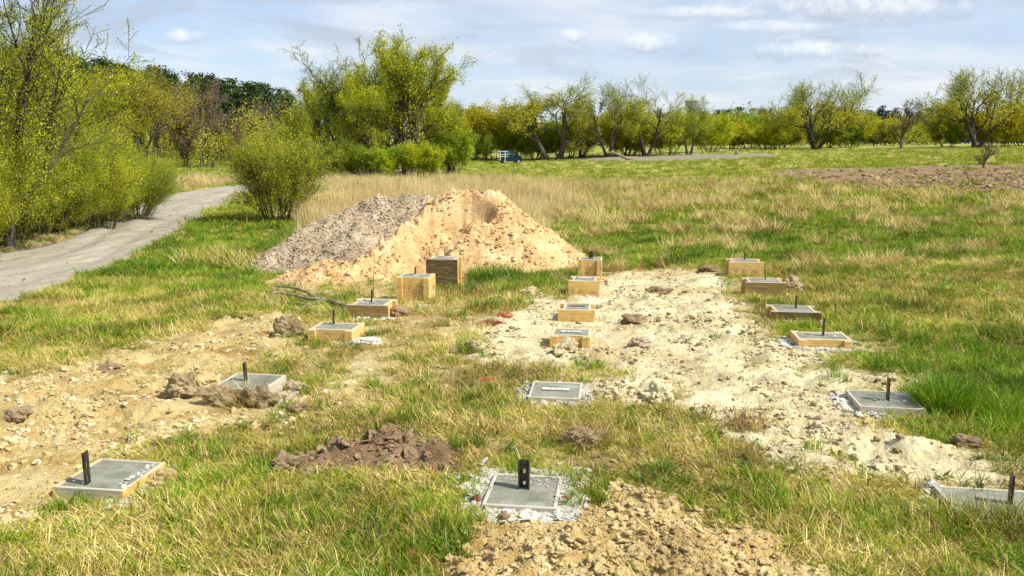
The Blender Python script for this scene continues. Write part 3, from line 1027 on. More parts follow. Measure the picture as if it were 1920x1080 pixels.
crumbs('ploughed_clods', 60000, 26, 80, 1.5, lambda m, x, y: m['F'] * sstep(75, 40, y) * (.2 + .8 * patch(x, y, .5, 3.)), LP, .04, .17, 1.8, 'dark turned clods on the ploughed patch at right', .85)
crumbs('sand_heap_lumps', 42000, 0, 0, 0, lambda h, x, y: (h > .02) * (.12 + .5 * patch(x, y, 2.0, 37.)) * sstep(-.10, .02, h - gravel_h(x, y)), LS, .006, .04, 3.0, 'small lumps of damp sand on the sand heap', hfun=sand_h, box=(-4.4, 1.8, 14.2, 19))
crumbs('gravel_heap_stones', 40000, 0, 0, 0, lambda h, x, y: (h > .02) * np.where(h > sand_h(x, y), .8, 0), LG, .006, .035, 2.2, 'loose stones on the gravel heap', hfun=gravel_h, box=(-6.6, 0, 15.4, 20), cat='gravel')

x, y = sample_fan(60000, 10, 45, 1.2, .8)
sd_r = sdist(PR, x, y)
w_ = np.where(sd_r > 0, .05 + .6 * sstep(.5, .0, sd_r), .8 * sstep(-.6, -.1, sd_r)) * (.3 + .7 * patch(x, y, .9, 81.))
keep = rng.uniform(0, 1, len(x)) < w_
x, y = x[keep], y[keep]; k = len(x); s = .008 * (6 ** (rng.uniform(0, 1, k) ** 2.2))
zz = np.where(sd_r[keep] > 0, zbase(x, y) + .0, np.maximum(ground(x, y), zbase(x, y) - .05))
gn_scatter('road_stones', np.stack([x, y, zz], 1), np.stack([rng.uniform(-.5, .5, k), rng.uniform(-.5, .5, k), rng.uniform(0, 6.28, k)], 1), np.stack([s * 1.2, s, s * .7], 1),
           rng.randint(0, 5, k), proto_collection('road_stone_kinds', LG + [lump_mesh('verge_stone', 91 + q, M_GRAVEL) for q in range(1)] + [lump_mesh('verge_clod', 95, M_LUMPD, .5)]), 'loose stones and dirt along the edges of the dirt road', 'gravel')

# mortar crumbs ringing the footings
SP = []
def ring(i, n, r, sides=None):
    fx, fy, wd, dp, *_ = FW[i]
    for _ in range(n):
        a = random.uniform(0, 6.283)
        if sides and not any(s0 <= a <= s1 for s0, s1 in sides): continue
        d = random.random() ** 1.6 * r
        c_, s_ = math.cos(a), math.sin(a)
        k = min(wd / 2 / max(abs(c_), 1e-3), dp / 2 / max(abs(s_), 1e-3)) + .01 + d
        X, Y = c_ * k, s_ * k
        ca, sa = math.cos(GROT), math.sin(GROT)
        SP.append((fx + X * ca - Y * sa, fy + X * sa + Y * ca))
ring(6, 1500, .14); ring(6, 220, .28, [(.6, 3.0)]); ring(13, 520, .11, [(2.2, 4.6), (0, .9)]); ring(14, 380, .13, [(2.4, 5.5), (0, .6)])
ring(2, 260, .12, [(5.0, 6.2)]); ring(1, 420, .15, [(5.3, 6.28), (0, .6)]); ring(7, 450, .10); ring(0, 420, .12, [(5.2, 6.28), (0, 1.2)]); ring(12, 160, .14, [(2.0, 4.0)])
ring(3, 160, .10, [(4.2, 5.6)]); ring(15, 200, .12, [(3.4, 5.6)])
def on_top(i, n, x0, x1, y0, y1):
    fx, fy, wd, dp, *_ = FW[i]
    ca, sa = math.cos(GROT), math.sin(GROT)
    for _ in range(n):
        X, Y = random.gauss((x0 + x1) / 2, (x1 - x0) / 4) * wd / 2, random.gauss((y0 + y1) / 2, (y1 - y0) / 4) * dp / 2
        if abs(X) < wd * .42 and abs(Y) < dp * .40: SP.append((fx + X * ca - Y * sa, fy + X * sa + Y * ca))
on_top(3, 130, -.9, .2, -.2, .9); on_top(5, 110, -.3, .9, -.2, .8); on_top(4, 30, -.6, .6, -.6, .6); on_top(14, 26, .1, .8, -.5, .5); on_top(0, 30, .6, 1.0, -.9, .9); on_top(13, 14, -1, 1, -.9, .9); on_top(6, 20, -.8, .8, .4, .9)
SP = np.array(SP); SP[:, 0] += rng.normal(0, .008, len(SP))
k = len(SP); s = .006 * (5.5 ** (rng.uniform(0, 1, k) ** 1.5))
inside = foot_dist(SP[:, 0], SP[:, 1]) < 0
s = np.where(inside, s * .5, s)
zz = np.where(inside, -.002, np.minimum(ground(SP[:, 0], SP[:, 1]) + s * .3, .0))
gn_scatter('mortar_crumbs', np.stack([SP[:, 0], SP[:, 1], zz], 1), np.stack([rng.uniform(-.5, .5, k), rng.uniform(-.5, .5, k), rng.uniform(0, 6.28, k)], 1),
           np.stack([s * 1.2, s, s * .8], 1), rng.randint(0, 3, k), proto_collection('mortar_kinds', LW), 'white mortar crumbs spilled around the footing edges', 'mortar crumbs')


# ------------------------------------------------------------------ grass
def blades(name, n, spread, h0, h1, wid, lean, curve, mats, wts, seed, segs=3, flatten=1.0, leandir=None):
    r = np.random.RandomState(seed)
    V = []; F = []; MI = []
    for i in range(n):
        a = r.uniform(0, 6.283); rad = spread * math.sqrt(r.uniform())
        bx, by = rad * math.cos(a), rad * math.sin(a)
        h = r.uniform(h0, h1)
        la = (leandir + r.normal(0, .5)) if leandir is not None else r.uniform(0, 6.283)
        la += r.normal(0, .6) if leandir is not None else 0
        le = abs(r.normal(lean, lean * .5)) ; cu = r.uniform(.3, 1) * curve
        w_ = wid * r.uniform(.6, 1.3)
        fa = r.uniform(0, 3.14159); wx, wy = math.cos(fa) * w_ / 2, math.sin(fa) * w_ / 2
        ang = le; x, y, z = bx, by, -.01
        base = len(V)
        for s in range(segs + 1):
            tt = s / segs; ww = (1 - tt ** 1.5)
            if s < segs:
                V.append((x - wx * ww, y - wy * ww, z)); V.append((x + wx * ww, y + wy * ww, z))
            else:
                V.append((x, y, z))
            st = h / segs
            x += math.cos(la) * math.sin(ang) * st; y += math.sin(la) * math.sin(ang) * st; z += max(math.cos(ang), -.15) * st * flatten
            z = max(z, .004)
            ang += cu / segs
        mi = r.choice(len(mats), p=wts)
        for s in range(segs):
            b0 = base + 2 * s
            if s < segs - 1:
                F += [(b0, b0 + 1, b0 + 3), (b0, b0 + 3, b0 + 2)]; MI += [mi, mi]
            else:
                F.append((b0, b0 + 1, b0 + 2)); MI.append(mi)
    return fast_mesh(name, np.array(V), np.array(F), 3, mats, False, MI)


GP = []
for k in range(4): GP.append(blades('grass_a_green', 40, .09, .04, .105, .0065, .6, 1.3, [M_GRASS, M_OLIVE, M_STRAW], [.55, .27, .18], 100 + k))
for k in range(4): GP.append(blades('grass_b_mixed', 40, .10, .04, .13, .006, 1.15, 1.1, [M_OLIVE, M_STRAW, M_GRASS, M_ROOT], [.42, .28, .20, .10], 110 + k))
for k in range(4): GP.append(blades('grass_c_straw', 38, .12, .05, .17, .0055, 1.4, .5, [M_STRAW, M_OLIVE, M_ROOT], [.70, .14, .16], 120 + k, leandir=3.5))
for k in range(2): GP.append(blades('grass_d_lush', 40, .07, .07, .18, .007, .5, 1.2, [M_GRASS_L, M_GRASS], [.75, .25], 130 + k))
for k in range(2): GP.append(blades('grass_e_stalks', 2, .10, .18, .36, .0045, 1.1, .5, [M_STRAW], [1.0], 140 + k))
# far patches, wider blades seen only from a distance
for k in range(2): GP.append(blades('grass_f_field', 60, .45, .12, .30, .022, .5, .8, [M_GRASS, M_GRASS_L, M_OLIVE], [.5, .22, .28], 150 + k, segs=2))
for k in range(2): GP.append(blades('grass_g_tussock', 60, .28, .25, .55, .016, .75, .9, [M_STRAW, M_OLIVE], [.85, .15], 160 + k, segs=3, leandir=3.3))
GP.append(blades('grass_h_weed', 16, .04, .05, .09, .022, 1.0, 1.0, [M_GRASS_L, M_GRASS], [.6, .4], 190, segs=3))
GC = proto_collection('meadow_grass_kinds', GP)


def grass_points(n, y0, y1, p, kinds, wfun, smin, smax, umax=.76):
    x, y = sample_fan(n, y0, y1, p, umax)
    z, m, soil, fd = ground(x, y, True)
    heap = np.maximum(sand_h(x, y), gravel_h(x, y))
    heap = np.where((y > 13) & (y < 23) & (np.abs(x) < 9), heap, -1)
    ok = (1 - np.clip(soil * 1.05, 0, 1) * (1 - .10 * sstep(.10, .35, fbm(x, y, 1.2, 3, 611.)))) * (1 - .75 * sstep(.5, .2, np.hypot((x + 3.15) / 1.1, (y - 10.7) / .55))) * (1 - m['R']) * (1 - .93 * m['V']) * (1 - .94 * m['F']) * (1 - m['G']) * (1 - .6 * m['H']) * (1 - m['I'] * (.30 + .62 * sstep(-.12, .22, fbm(x, y, 1.9, 4, 717.)))) * (fd > .035) * (heap < -.02)
    wts, prob = wfun(x, y, m)
    keep = rng.uniform(0, 1, n) < ok * prob
    x, y, z = x[keep], y[keep], z[keep]
    wts = [w_[keep] if isinstance(w_, np.ndarray) else np.full(len(x), w_) for w_ in wts]
    Wt = np.stack(wts, 1); Wt = Wt / Wt.sum(1, keepdims=True)
    cum = Wt.cumsum(1)
    pick = (rng.uniform(0, 1, len(x))[:, None] > cum).sum(1).clip(0, len(kinds) - 1)
    ids = np.zeros(len(x), int)
    for q, ks in enumerate(kinds):
        sel = pick == q
        ids[sel] = np.array(ks)[rng.randint(0, len(ks), sel.sum())]
    s = rng.uniform(smin, smax, len(x))
    yaw = fbm(x, y, .7, 3, 33.) * 4.0 + rng.normal(0, 1.3, len(x))
    fr = pick == 0
    yaw = np.where(fr, rng.uniform(0, 6.28, len(x)), yaw)
    rot = np.stack([rng.normal(0, .12, len(x)), rng.normal(0, .12, len(x)), yaw], 1)
    return np.stack([x, y, z], 1), rot, np.stack([s, s, s * rng.uniform(.55, 1.1, len(x)) * (.75 + .5 * sstep(-.2, .4, fbm(x, y, 1.6, 3, 511.)))], 1), ids


KH = [20]
KA, KB, KC, KD, KE, KF, KG = [0, 1, 2, 3], [4, 5, 6, 7], [8, 9, 10, 11], [12, 13], [14, 15], [16, 17], [18, 19]


def w_near(x, y, m):
    g = sstep(-.25, .35, fbm(x, y, .8, 4, 50.))
    st = sstep(-.15, .35, fbm(x, y, .6, 4, 57.))
    # the trodden middle is drier, the right edge and the corner by the pile lusher
    lush = np.exp(-(((x - 4.6) / 1.3) ** 2 + ((y - 6.9) / 1.4) ** 2)) + .8 * np.exp(-(((x - .2) / .9) ** 2 + ((y - 14.2) / .9) ** 2)) + .9 * np.exp(-(((x + 4.2) / 1.6) ** 2 + ((y - 15.4) / 1.2) ** 2)) \
        + 1.3 * np.exp(-(((x + 5.6) / 1.8) ** 2 + ((y - 20.5) / 1.3) ** 2)) + .5 * sstep(15, 22, y) * (x > 0)
    dry = 1.1 * sstep(2.1, .6, np.abs(x + .9)) * sstep(5.2, 7.0, y) * sstep(14, 11, y)
    return [.34 + .75 * g, .65 + .3 * st, .30 + 1.1 * st * (1 - .5 * g) + dry, .08 + .30 * g + lush * 2.2, .07 + .06 * st, .05 + .05 * g], np.clip(.86 + .3 * g, 0, 1) * (1 - .5 * np.clip(dry, 0, 1) * .4) * (1 - .40 * sstep(.05, .35, fbm(x, y, .9, 4, 700.)))


def w_mid(x, y, m):
    g = sstep(-.2, .3, fbm(x, y, .35, 4, 150.)); st = sstep(-.05, .4, fbm(x, y, .45, 4, 157.))
    return [1.1 + .9 * g, .15 + .2 * st, .04 + .22 * st, 1.0 + 1.2 * g, .0 + .04 * st], np.clip(.8 + .2 * g, 0, 1)


parts_ = [grass_points(46000, 2.7, 9, 1.15, [KA, KB, KC, KD, KE, KH], w_near, .62, 1.1),
          grass_points(42000, 9, 17, 1.3, [KA, KB, KC, KD, KE, KH], w_near, .9, 1.4),
          grass_points(36000, 16, 34, 1.4, [KA, KB, KC, KD, KE], w_mid, 1.2, 2.0)]


def w_far(x, y, m):
    uu = x / y
    st = sstep(.0, .35, fbm(x, y, .22, 4, 257.)) * sstep(150, 60, y)
    return [1.0, .05 + .45 * st], np.clip(.9 * sstep(260, 60, y) + .1, 0, 1)


parts_.append(grass_points(26000, 28, 150, 1.7, [KF, KG], w_far, .8, 1.5, .85))
gn_scatter('meadow_grass', *[np.concatenate([q[i] for q in parts_]) for i in range(4)], GC, 'matted spring meadow grass, green with dry straw', 'grass')

# dry tussocks over the right-hand meadow
xx, yy_ = sample_fan(9000, 14, 52, 1.2, .75)
zz, mm, so, fd = ground(xx, yy_, True)
tf = fbm(xx, yy_, .5, 3, 301.)
keep = (xx > -1 + .0 * yy_) & (so < .1) & (mm['F'] < .3) & (fd > .2) & (tf > .17 + .12 * rng.uniform(-1, 1, len(xx))) & (np.maximum(sand_h(xx, yy_), -1) < -.02)
xx, yy_, zz = xx[keep], yy_[keep], zz[keep]; k = len(xx)
s = rng.uniform(.5, 1.35, k) * np.clip(yy_ / 22, .6, 1.4)
gn_scatter('dry_grass_tussocks', np.stack([xx, yy_, zz], 1), np.stack([rng.normal(0, .15, k), rng.normal(0, .15, k), rng.normal(0, .8, k)], 1), np.stack([s, s, s], 1),
           rng.randint(0, 2, k), proto_collection('tussock_kinds', [blades('tussock_a', 110, .15, .22, .50, .010, .6, 1.3, [M_STRAW, M_REED, M_ROOT], [.65, .25, .1], 170 + q, segs=3) for q in range(2)]),
           'pale dry grass tussocks scattered over the green meadow', 'tussocks')

# dry reeds
RP = [blades('reed_clump', 26, .30, .7, 1.25, .016, .06, .12, [M_REED, M_STRAW], [.85, .15], 180 + k, segs=2) for k in range(3)]
x, y = sample_fan(46000, 19, 72, 1.4, .62)
uu = x / y
z, m, so, fd = ground(x, y, True)
edge = fbm(x, y, .25, 4, 401.)
wr = sstep(-.27, -.22, uu + edge * .03) * sstep(.10, .0, uu + edge * .1) * sstep(23.5, 27, y + edge * 4) * sstep(66, 58, y)
wr = wr * (1 - .55 * sstep(-.10, .05, uu) * sstep(34, 27, y))
wr = np.maximum(wr, .6 * sstep(.34, .15, uu) * sstep(-.04, .03, uu) * sstep(30, 36, y) * sstep(66, 54, y) * sstep(-.15, .15, edge))
wr = np.maximum(wr, sstep(-.43, -.41, uu) * sstep(-.325, -.335, uu) * sstep(46, 50, y) * sstep(66, 60, y))
wr = np.maximum(wr, .9 * sstep(.5, .2, np.hypot((x + 4.9) / 3.2, (y - 20.7) / 1.8)))
wr = wr * (m['R'] < .1) * (sdist(PR, x, y) < -.3) * (np.maximum(gravel_h(x, y), sand_h(x, y)) < -.02)
keep = rng.uniform(0, 1, len(x)) < wr
x, y, z = x[keep], y[keep], z[keep]; k = len(x)
s = rng.uniform(.45, 1.1, k) * (1 - .35 * (y < 24)) * (.8 + .6 * fbm(x, y, .3, 3, 431.)) * (1 - .35 * sstep(.0, .12, x / y))
gn_scatter('dry_reeds', np.stack([x, y, z], 1), np.stack([rng.normal(0, .09, k), rng.normal(0, .09, k), rng.uniform(0, 6.28, k)], 1), np.stack([s, s, s], 1),
           rng.randint(0, 3, k), proto_collection('reed_kinds', RP), 'bed of dry pale reeds standing behind the heaps', 'reeds')


# ------------------------------------------------------------------ trees
def tube_batch(pts, rad, sd_):
    """pts (B,n,3), rad (B,n) -> V, F(quads) of B tubes"""
    B, n, _ = pts.shape
    d = np.gradient(pts, axis=1); d /= np.linalg.norm(d, axis=2, keepdims=True) + 1e-9
    ref = np.where((np.abs(d[:, :1, 2:3]) < .8), np.array([.31, .17, .93]), np.array([1., .1, 0]))
    a = np.cross(d, np.broadcast_to(ref, d.shape)); a /= np.linalg.norm(a, axis=2, keepdims=True) + 1e-9
    b_ = np.cross(d, a)
    th = np.linspace(0, 2 * np.pi, sd_, endpoint=False)
    V = pts[:, :, None] + rad[:, :, None, None] * (np.cos(th)[None, None, :, None] * a[:, :, None] + np.sin(th)[None, None, :, None] * b_[:, :, None])
    k = np.arange(B)[:, None, None] * (n * sd_); i = np.arange(n - 1)[None, :, None] * sd_; j = np.arange(sd_)[None, None]; j2 = (j + 1) % sd_
    F = np.stack([k + i + j, k + i + j2, k + i + sd_ + j2, k + i + sd_ + j], -1).reshape(-1, 4)
    return V.reshape(-1, 3), F


def tubes(branches):
    V = []; F = []; off = 0
    for pts, rad, sd_ in branches:
        v, f = tube_batch(np.asarray(pts, float)[None], np.asarray(rad, float)[None], sd_)
        V.append(v); F.append(f + off); off += len(v)
    return np.vstack(V), np.vstack(F)


def unit(v):
    return v / (np.linalg.norm(v, axis=-1, keepdims=True) + 1e-9)


def grow(r, stems, P):
    """all branches of one order are grown together; returns V, F, twig polylines (B,n,3)"""
    start = np.array([(a, b_, -.15) for a, b_, *_ in stems], float)
    d = unit(np.array([q[2] for q in stems], float)); L = np.array([q[3] for q in stems], float); rad = np.array([q[4] for q in stems], float)
    V = []; F = []; off = 0
    for level in range(P['levels']):
        B = len(L); nseg = P['seg'][level]
        pts = [start]; dd = d
        for _ in range(nseg):
            dd = unit(dd + r.normal(0, P['wob'][level], (B, 3)) + np.array([0, 0, P['trop'][level]]))
            pts.append(pts[-1] + dd * (L / nseg)[:, None])
        pts = np.stack(pts, 1)
        tt = np.linspace(0, 1, nseg + 1)
        rr = rad[:, None] * (1 - tt * (1 - P['taper']))[None]
        if level == 0: rr[:, 0] *= 1.35
        v, f = tube_batch(pts, np.maximum(rr, P['rmin']), P['sides'][level])
        V.append(v); F.append(f + off); off += len(v)
        if level == P['levels'] - 1:
            return np.vstack(V), np.vstack(F), pts
        nc = P['n'][level]; t0 = P['t0'][level]
        f_ = t0 + (1 - t0) * (np.arange(nc)[None] + r.uniform(0, .9, (B, nc))) / nc
        k = np.minimum((f_ * nseg).astype(int), nseg - 1); fr = (f_ * nseg - k)[..., None]
        bi = np.arange(B)[:, None]
        p0 = pts[bi, k]; p1 = pts[bi, k + 1]
        st = p0 * (1 - fr) + p1 * fr
        ax = unit(p1 - p0)
        e1 = unit(np.cross(ax, np.array([.2, .1, 1.0]) + r.normal(0, .05, ax.shape))); e2 = np.cross(ax, e1)
        az = r.uniform(0, 6.283, (B, 1)) + np.arange(nc)[None] * 2.4 + r.normal(0, .4, (B, nc))
        an = R(P['ang'][level]) * r.uniform(.65, 1.3, (B, nc))
        nd = ax * np.cos(an)[..., None] + (e1 * np.cos(az)[..., None] + e2 * np.sin(az)[..., None]) * np.sin(an)[..., None]
        ln = L[:, None] * P['len'][level] * r.uniform(.65, 1.2, (B, nc)) * (1.2 - .5 * f_ if level == 0 else 1.0)
        nr = np.maximum(rad[:, None] * (1 - f_ * (1 - P['taper'])) * P['rr'], P['rmin'])
        keep = r.uniform(0, 1, (B, nc)) > .08
        start = st[keep]; d = unit(nd[keep]); L = ln[keep]; rad = nr[keep]


def leaf_quads(r, tips, per, size, jit, shape=.45):
    B, n_, _ = tips.shape
    n = int(B * per)
    i = r.randint(0, B, n)
    f = r.uniform(0.05, 1.0, n) * (n_ - 1)
    k = np.minimum(f.astype(int), n_ - 2); fr = (f - k)[:, None]
    C = tips[i, k] * (1 - fr) + tips[i, k + 1] * fr + r.normal(0, jit, (n, 3))
    a = unit(r.normal(0, 1, (n, 3)))
    b_ = unit(np.cross(a, r.normal(0, 1, (n, 3))))
    s = size * r.uniform(.6, 1.4, (n, 1))
    a = a * s; b_ = b_ * s * shape
    V = np.stack([C - a * .5, C + b_ * .5 - a * .05, C + a * .5, C - b_ * .5 - a * .05], 1).reshape(-1, 3)
    return V, np.arange(4 * n).reshape(n, 4)


def make_tree(seed, P, stems, bark, leaves, twig=None):
    """returns (wood mesh, [leaf meshes]) ; stems: list of (x,y,dir,length,radius)"""
    r = np.random.RandomState(seed)
    V, F, tips = grow(r, stems, P)
    wood = fast_mesh('tree_wood', V, F, 4, [bark], True)
    ls = []
    tz = tips[:, :, 2].mean(1) / tips[:, :, 2].max()
    for (mt, per, size, jit, zlo, zhi) in leaves:                 # zlo..zhi: share of the height this kind of leaf covers
        w_ = sstep(zlo - .12, zlo + .12, tz) * sstep(zhi + .12, zhi - .12, tz)
        tp = tips[r.uniform(0, 1, len(tips)) < w_]
        if len(tp) == 0: continue
        Vl, Fl = leaf_quads(r, tp, per, size, jit)
        Vl[:, 2] = np.maximum(Vl[:, 2], .02)
        ls.append(fast_mesh('tree_leaves', Vl, Fl, 4, [mt]))
    top = np.percentile(tips[:, :, 2], 99.7)
    wid = np.percentile(np.abs(tips[:, :, 0]), 98)
    return wood, ls, top, wid


def put(name, proto, loc, rz, scale, label, cat, group=None, woodname='trunk', crown='crown'):
    wood, ls, top, wid = proto
    rt = empty(name, loc, rz)
    rt.scale = scale
    tag(rt, label, cat, group)
    link(woodname, wood, rt)
    for me in ls: link(crown, me, rt)
    return rt


def stems_n(r, n, spread, L, rd, lean, lv=.15):
    out_ = []
    for k in range(n):
        a = 6.283 * k / n + r.uniform(-.5, .5)
        q = lean * r.uniform(.5, 1.2)
        out_.append((math.cos(a) * spread * r.uniform(.2, 1), math.sin(a) * spread * r.uniform(.2, 1), (math.cos(a) * q, math.sin(a) * q, 1.0), L * r.uniform(1 - lv, 1 + lv), rd * r.uniform(.7, 1.1)))
    return out_


rr_ = np.random.RandomState(3)
WIL = dict(levels=5, seg=[6, 5, 4, 2, 1], wob=[.10, .16, .16, .15, .12], trop=[.02, .05, .07, .05, .0], n=[6, 6, 6, 5], t0=[.28, .25, .2, .1], ang=[46, 40, 38, 36],
           len=[.60, .62, .60, .60], taper=.35, rr=.6, rmin=.012, sides=[7, 5, 4, 3, 3])
UPR = dict(WIL); UPR.update(ang=[30, 32, 34, 32], trop=[.03, .10, .08, .06, .02], n=[9, 5, 4, 4], t0=[.13, .2, .15, .1], len=[.42, .55, .5, .55])
BSH = dict(levels=4, seg=[6, 5, 4, 2], wob=[.07, .10, .12, .12], trop=[.03, .05, .05, .03], n=[8, 5, 4], t0=[.12, .15, .1], ang=[26, 28, 30], len=[.55, .5, .5],
           taper=.3, rr=.55, rmin=.004, sides=[4, 3, 3, 3])
BSHF = dict(BSH); BSHF.update(rmin=.010)
LEFT = dict(WIL); LEFT.update(levels=5, seg=[6, 5, 4, 3, 2], ang=[30, 32, 34, 34], n=[10, 6, 5, 4], t0=[.12, .15, .1, .1], len=[.48, .5, .5, .5], rmin=.006, trop=[.03, .10, .08, .05, .02], wob=[.07, .10, .12, .12, .12])

# ---- prototypes (scaled when placed); leaf kinds: material, leaves per twig, size, scatter, share of the height covered
Tgrp = [make_tree(400, UPR, stems_n(rr_, 3, .6, 7.5, .22, .14), M_BARK, [(M_LEAF_G, 11, .13, .20, -.2, .65), (M_LEAF_P, 5.5, .11, .16, .5, 1.2)]),
        make_tree(401, UPR, stems_n(rr_, 3, .6, 7.5, .22, .16), M_BARK, [(M_LEAF_Y, 11, .13, .20, -.2, .75), (M_LEAF_P, 5.5, .11, .16, .55, 1.2)]),
        make_tree(402, UPR, stems_n(rr_, 4, .7, 7.5, .24, .15), M_BARK, [(M_LEAF_Y, 13, .13, .20, -.2, 1.2)])]
Twil = [make_tree(420 + k, WIL, stems_n(rr_, 2 + k % 2, .5, 6.5, .28, .40), M_BARK, [((M_LEAF_O, M_LEAF_Y, M_LEAF_G)[k], 8, .17, .20, -.2, .66), (M_LEAF_P, 7, .12, .16, .45, 1.2)]) for k in range(3)]
Topen = [make_tree(440 + k, WIL, stems_n(rr_, 3, .4, 6.0, .28, .55), M_BARK, [(M_LEAF_O, 8, .17, .18, -.2, .55), (M_LEAF_P, 7, .11, .16, .4, 1.2)]) for k in range(2)]
Tgold = make_tree(445, WIL, stems_n(rr_, 3, .5, 6.0, .30, .35), M_BARK, [(M_LEAF_O, 14, .12, .2, -.2, 1.2)])
Tbare = [make_tree(450 + k, UPR, stems_n(rr_, 2 + k, .3, 5.5, .16, .2), M_BARK, [(M_BUD, 3 + 6 * k, .12, .12, -.2, 1.2)]) for k in range(2)]
Tbrown = make_tree(460, UPR, stems_n(rr_, 4, 1.2, 7.5, .2, .2), M_BARK_G, [(M_BUD, 6, .12, .14, -.2, 1.2)])
Tnear = [make_tree(470, LEFT, stems_n(rr_, 4, .8, 6.6, .13, .22), M_BARK, [(M_LEAF_Y, 14, .052, .07, -.2, .6), (M_LEAF_Y, 7, .05, .05, .5, 1.2)]),
         make_tree(471, LEFT, stems_n(rr_, 3, .6, 6.0, .12, .18), M_BARK, [(M_LEAF_Y, 14, .062, .10, -.2, 1.2)])]
Bnear = make_tree(480, BSH, stems_n(rr_, 30, .50, 2.3, .018, .40), M_BARK, [(M_LEAF_Y, 18, .042, .05, .16, 1.2)])
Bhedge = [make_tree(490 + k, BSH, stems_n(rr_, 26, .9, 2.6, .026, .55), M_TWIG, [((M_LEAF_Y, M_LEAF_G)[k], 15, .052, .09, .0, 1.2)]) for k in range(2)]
Bfar = [make_tree(500 + k, BSHF, stems_n(rr_, 12, 1.2, 3.6, .05, .5), M_TWIG, [((M_LEAF_O, M_LEAF_G, M_LEAF_D, M_LEAF_Y)[k], 22, .18, .20, -.2, 1.2)]) for k in range(4)]


def far_tree(name, proto, X, Ybase, Ytop, dist, width_px, label, cat='tree', group=None, rz=None):
    """stand a tree on the terrain at a distance, sized to its real height and spread"""
    bx, by, _z = px(X, Ybase, dist=dist)
    bz = float(zbase(bx, by))
    tz = px(X, Ytop, dist=dist)[2]
    sc = (tz - bz) / proto[2]
    sw = sc if width_px is None else (width_px / FPX * dist / 2) / proto[3]
    sw = min(max(sw, sc * .6), sc * (1.05 if name == 'tree' else 1.6))
    return put(name, proto, (bx, by, bz), random.uniform(0, 6.28) if rz is None else rz, (sw, sw, sc), label, cat, group)


G1 = 'trees of the tall clump behind the reeds'
far_tree('tree', Tgrp[0], 650, 303, 84, 82, 175, 'half bare tree at the left of the tall clump behind the reeds', group=G1)
far_tree('tree', Tgrp[1], 705, 303, 74, 80, 150, 'airy upright tree in the left middle of the tall clump', group=G1)
far_tree('tree', Tgrp[2], 765, 303, 64, 78, 165, 'tallest tree of the clump behind the heaps', group=G1)
far_tree('tree', Tgrp[2], 812, 300, 125, 84, 120, 'bright green rounded tree at the right end of the tall clump', group=G1)
far_tree('tree', Tgrp[1], 735, 303, 96, 90, 130, 'leafy tree half hidden in the heart of the tall clump', group=G1)
far_tree('tree', Tgrp[2], 606, 303, 150, 88, 110, 'short leafy tree leaning out at the left foot of the clump', group=G1)
far_tree('tree', Tgrp[2], 680, 303, 150, 76, 110, 'low yellow green tree in front of the clump', group=G1)
far_tree('tree', Tgrp[2], 846, 303, 190, 80, 80, 'small bright tree ending the clump on the right', group=G1)
far_tree('tree', Tgrp[0], 560, 300, 155, 96, 120, 'pale thin-leaved tree just left of the tall clump', group=G1)
far_tree('tree', Twil[2], 600, 300, 185, 100, 150, 'low dark leafy tree under the left edge of the tall clump', group=G1)
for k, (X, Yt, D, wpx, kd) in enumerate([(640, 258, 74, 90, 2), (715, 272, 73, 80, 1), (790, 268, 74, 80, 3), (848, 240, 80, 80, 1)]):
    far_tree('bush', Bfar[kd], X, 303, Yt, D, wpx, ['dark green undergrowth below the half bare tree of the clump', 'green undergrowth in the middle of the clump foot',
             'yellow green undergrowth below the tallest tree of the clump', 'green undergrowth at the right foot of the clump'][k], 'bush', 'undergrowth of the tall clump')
G2 = 'willows along the far meadow edge'
far_tree('willow_tree', Twil[0], 1035, 297, 144, 122, 200, 'spreading dark limbed willow right of the parked van', 'willow', G2)
far_tree('willow_tree', Twil[1], 1090, 295, 190, 128, 110, 'dense low willow directly right of the dark limbed one', 'willow', G2)
far_tree('willow_tree', Topen[1], 1140, 290, 152, 120, 110, 'leaning willow with bare pale top in the middle of the meadow edge', 'willow', G2)
far_tree('willow_tree', Twil[1], 1212, 287, 147, 122, 125, 'twin trunked willow with feathery light top', 'willow', G2)
far_tree('willow_tree', Twil[2], 1292, 284, 178, 126, 95, 'slender willow in front of the water tower', 'willow', G2)
far_tree('willow_tree', Topen[0], 1530, 277, 146, 150, 215, 'wide open crowned willow with short leaning trunk in the right field', 'willow', G2)
far_tree('willow_tree', Topen[0], 1832, 273, 120, 150, 230, 'large airy willow near the right picture edge', 'willow', G2)
far_tree('bare_tree', Tbare[0], 1690, 277, 188, 146, 70, 'small dark bare tree alone in the right field', 'tree')
far_tree('sapling', Tbare[0], 1845, 308, 268, 62, 46, 'tiny bare sapling at the back edge of the ploughed patch', 'sapling')
far_tree('yellow_willow', Tgold, 275, 290, 124, 66, 160, 'golden willow with crooked limbs left of the brown bare trees', 'willow')
far_tree('yellow_willow', Tgold, 195, 290, 140, 74, 150, 'dull yellow willow behind the roadside bushes', 'willow')
far_tree('brown_tree', Tbrown, 388, 290, 150, 96, 120, 'brown leafless tree in front of the pine wood', 'tree')
far_tree('brown_tree', Tbare[1], 350, 290, 165, 92, 90, 'brown budding tree left of the leafless one', 'tree')
far_tree('birch_tree', Tbare[1], 440, 300, 225, 64, 60, 'small pale stemmed birch beside the dry reeds beyond the road', 'tree')
far_tree('brown_tree', Tbrown, 490, 290, 190, 104, 90, 'brown tree half behind the yellow green bush', 'tree')

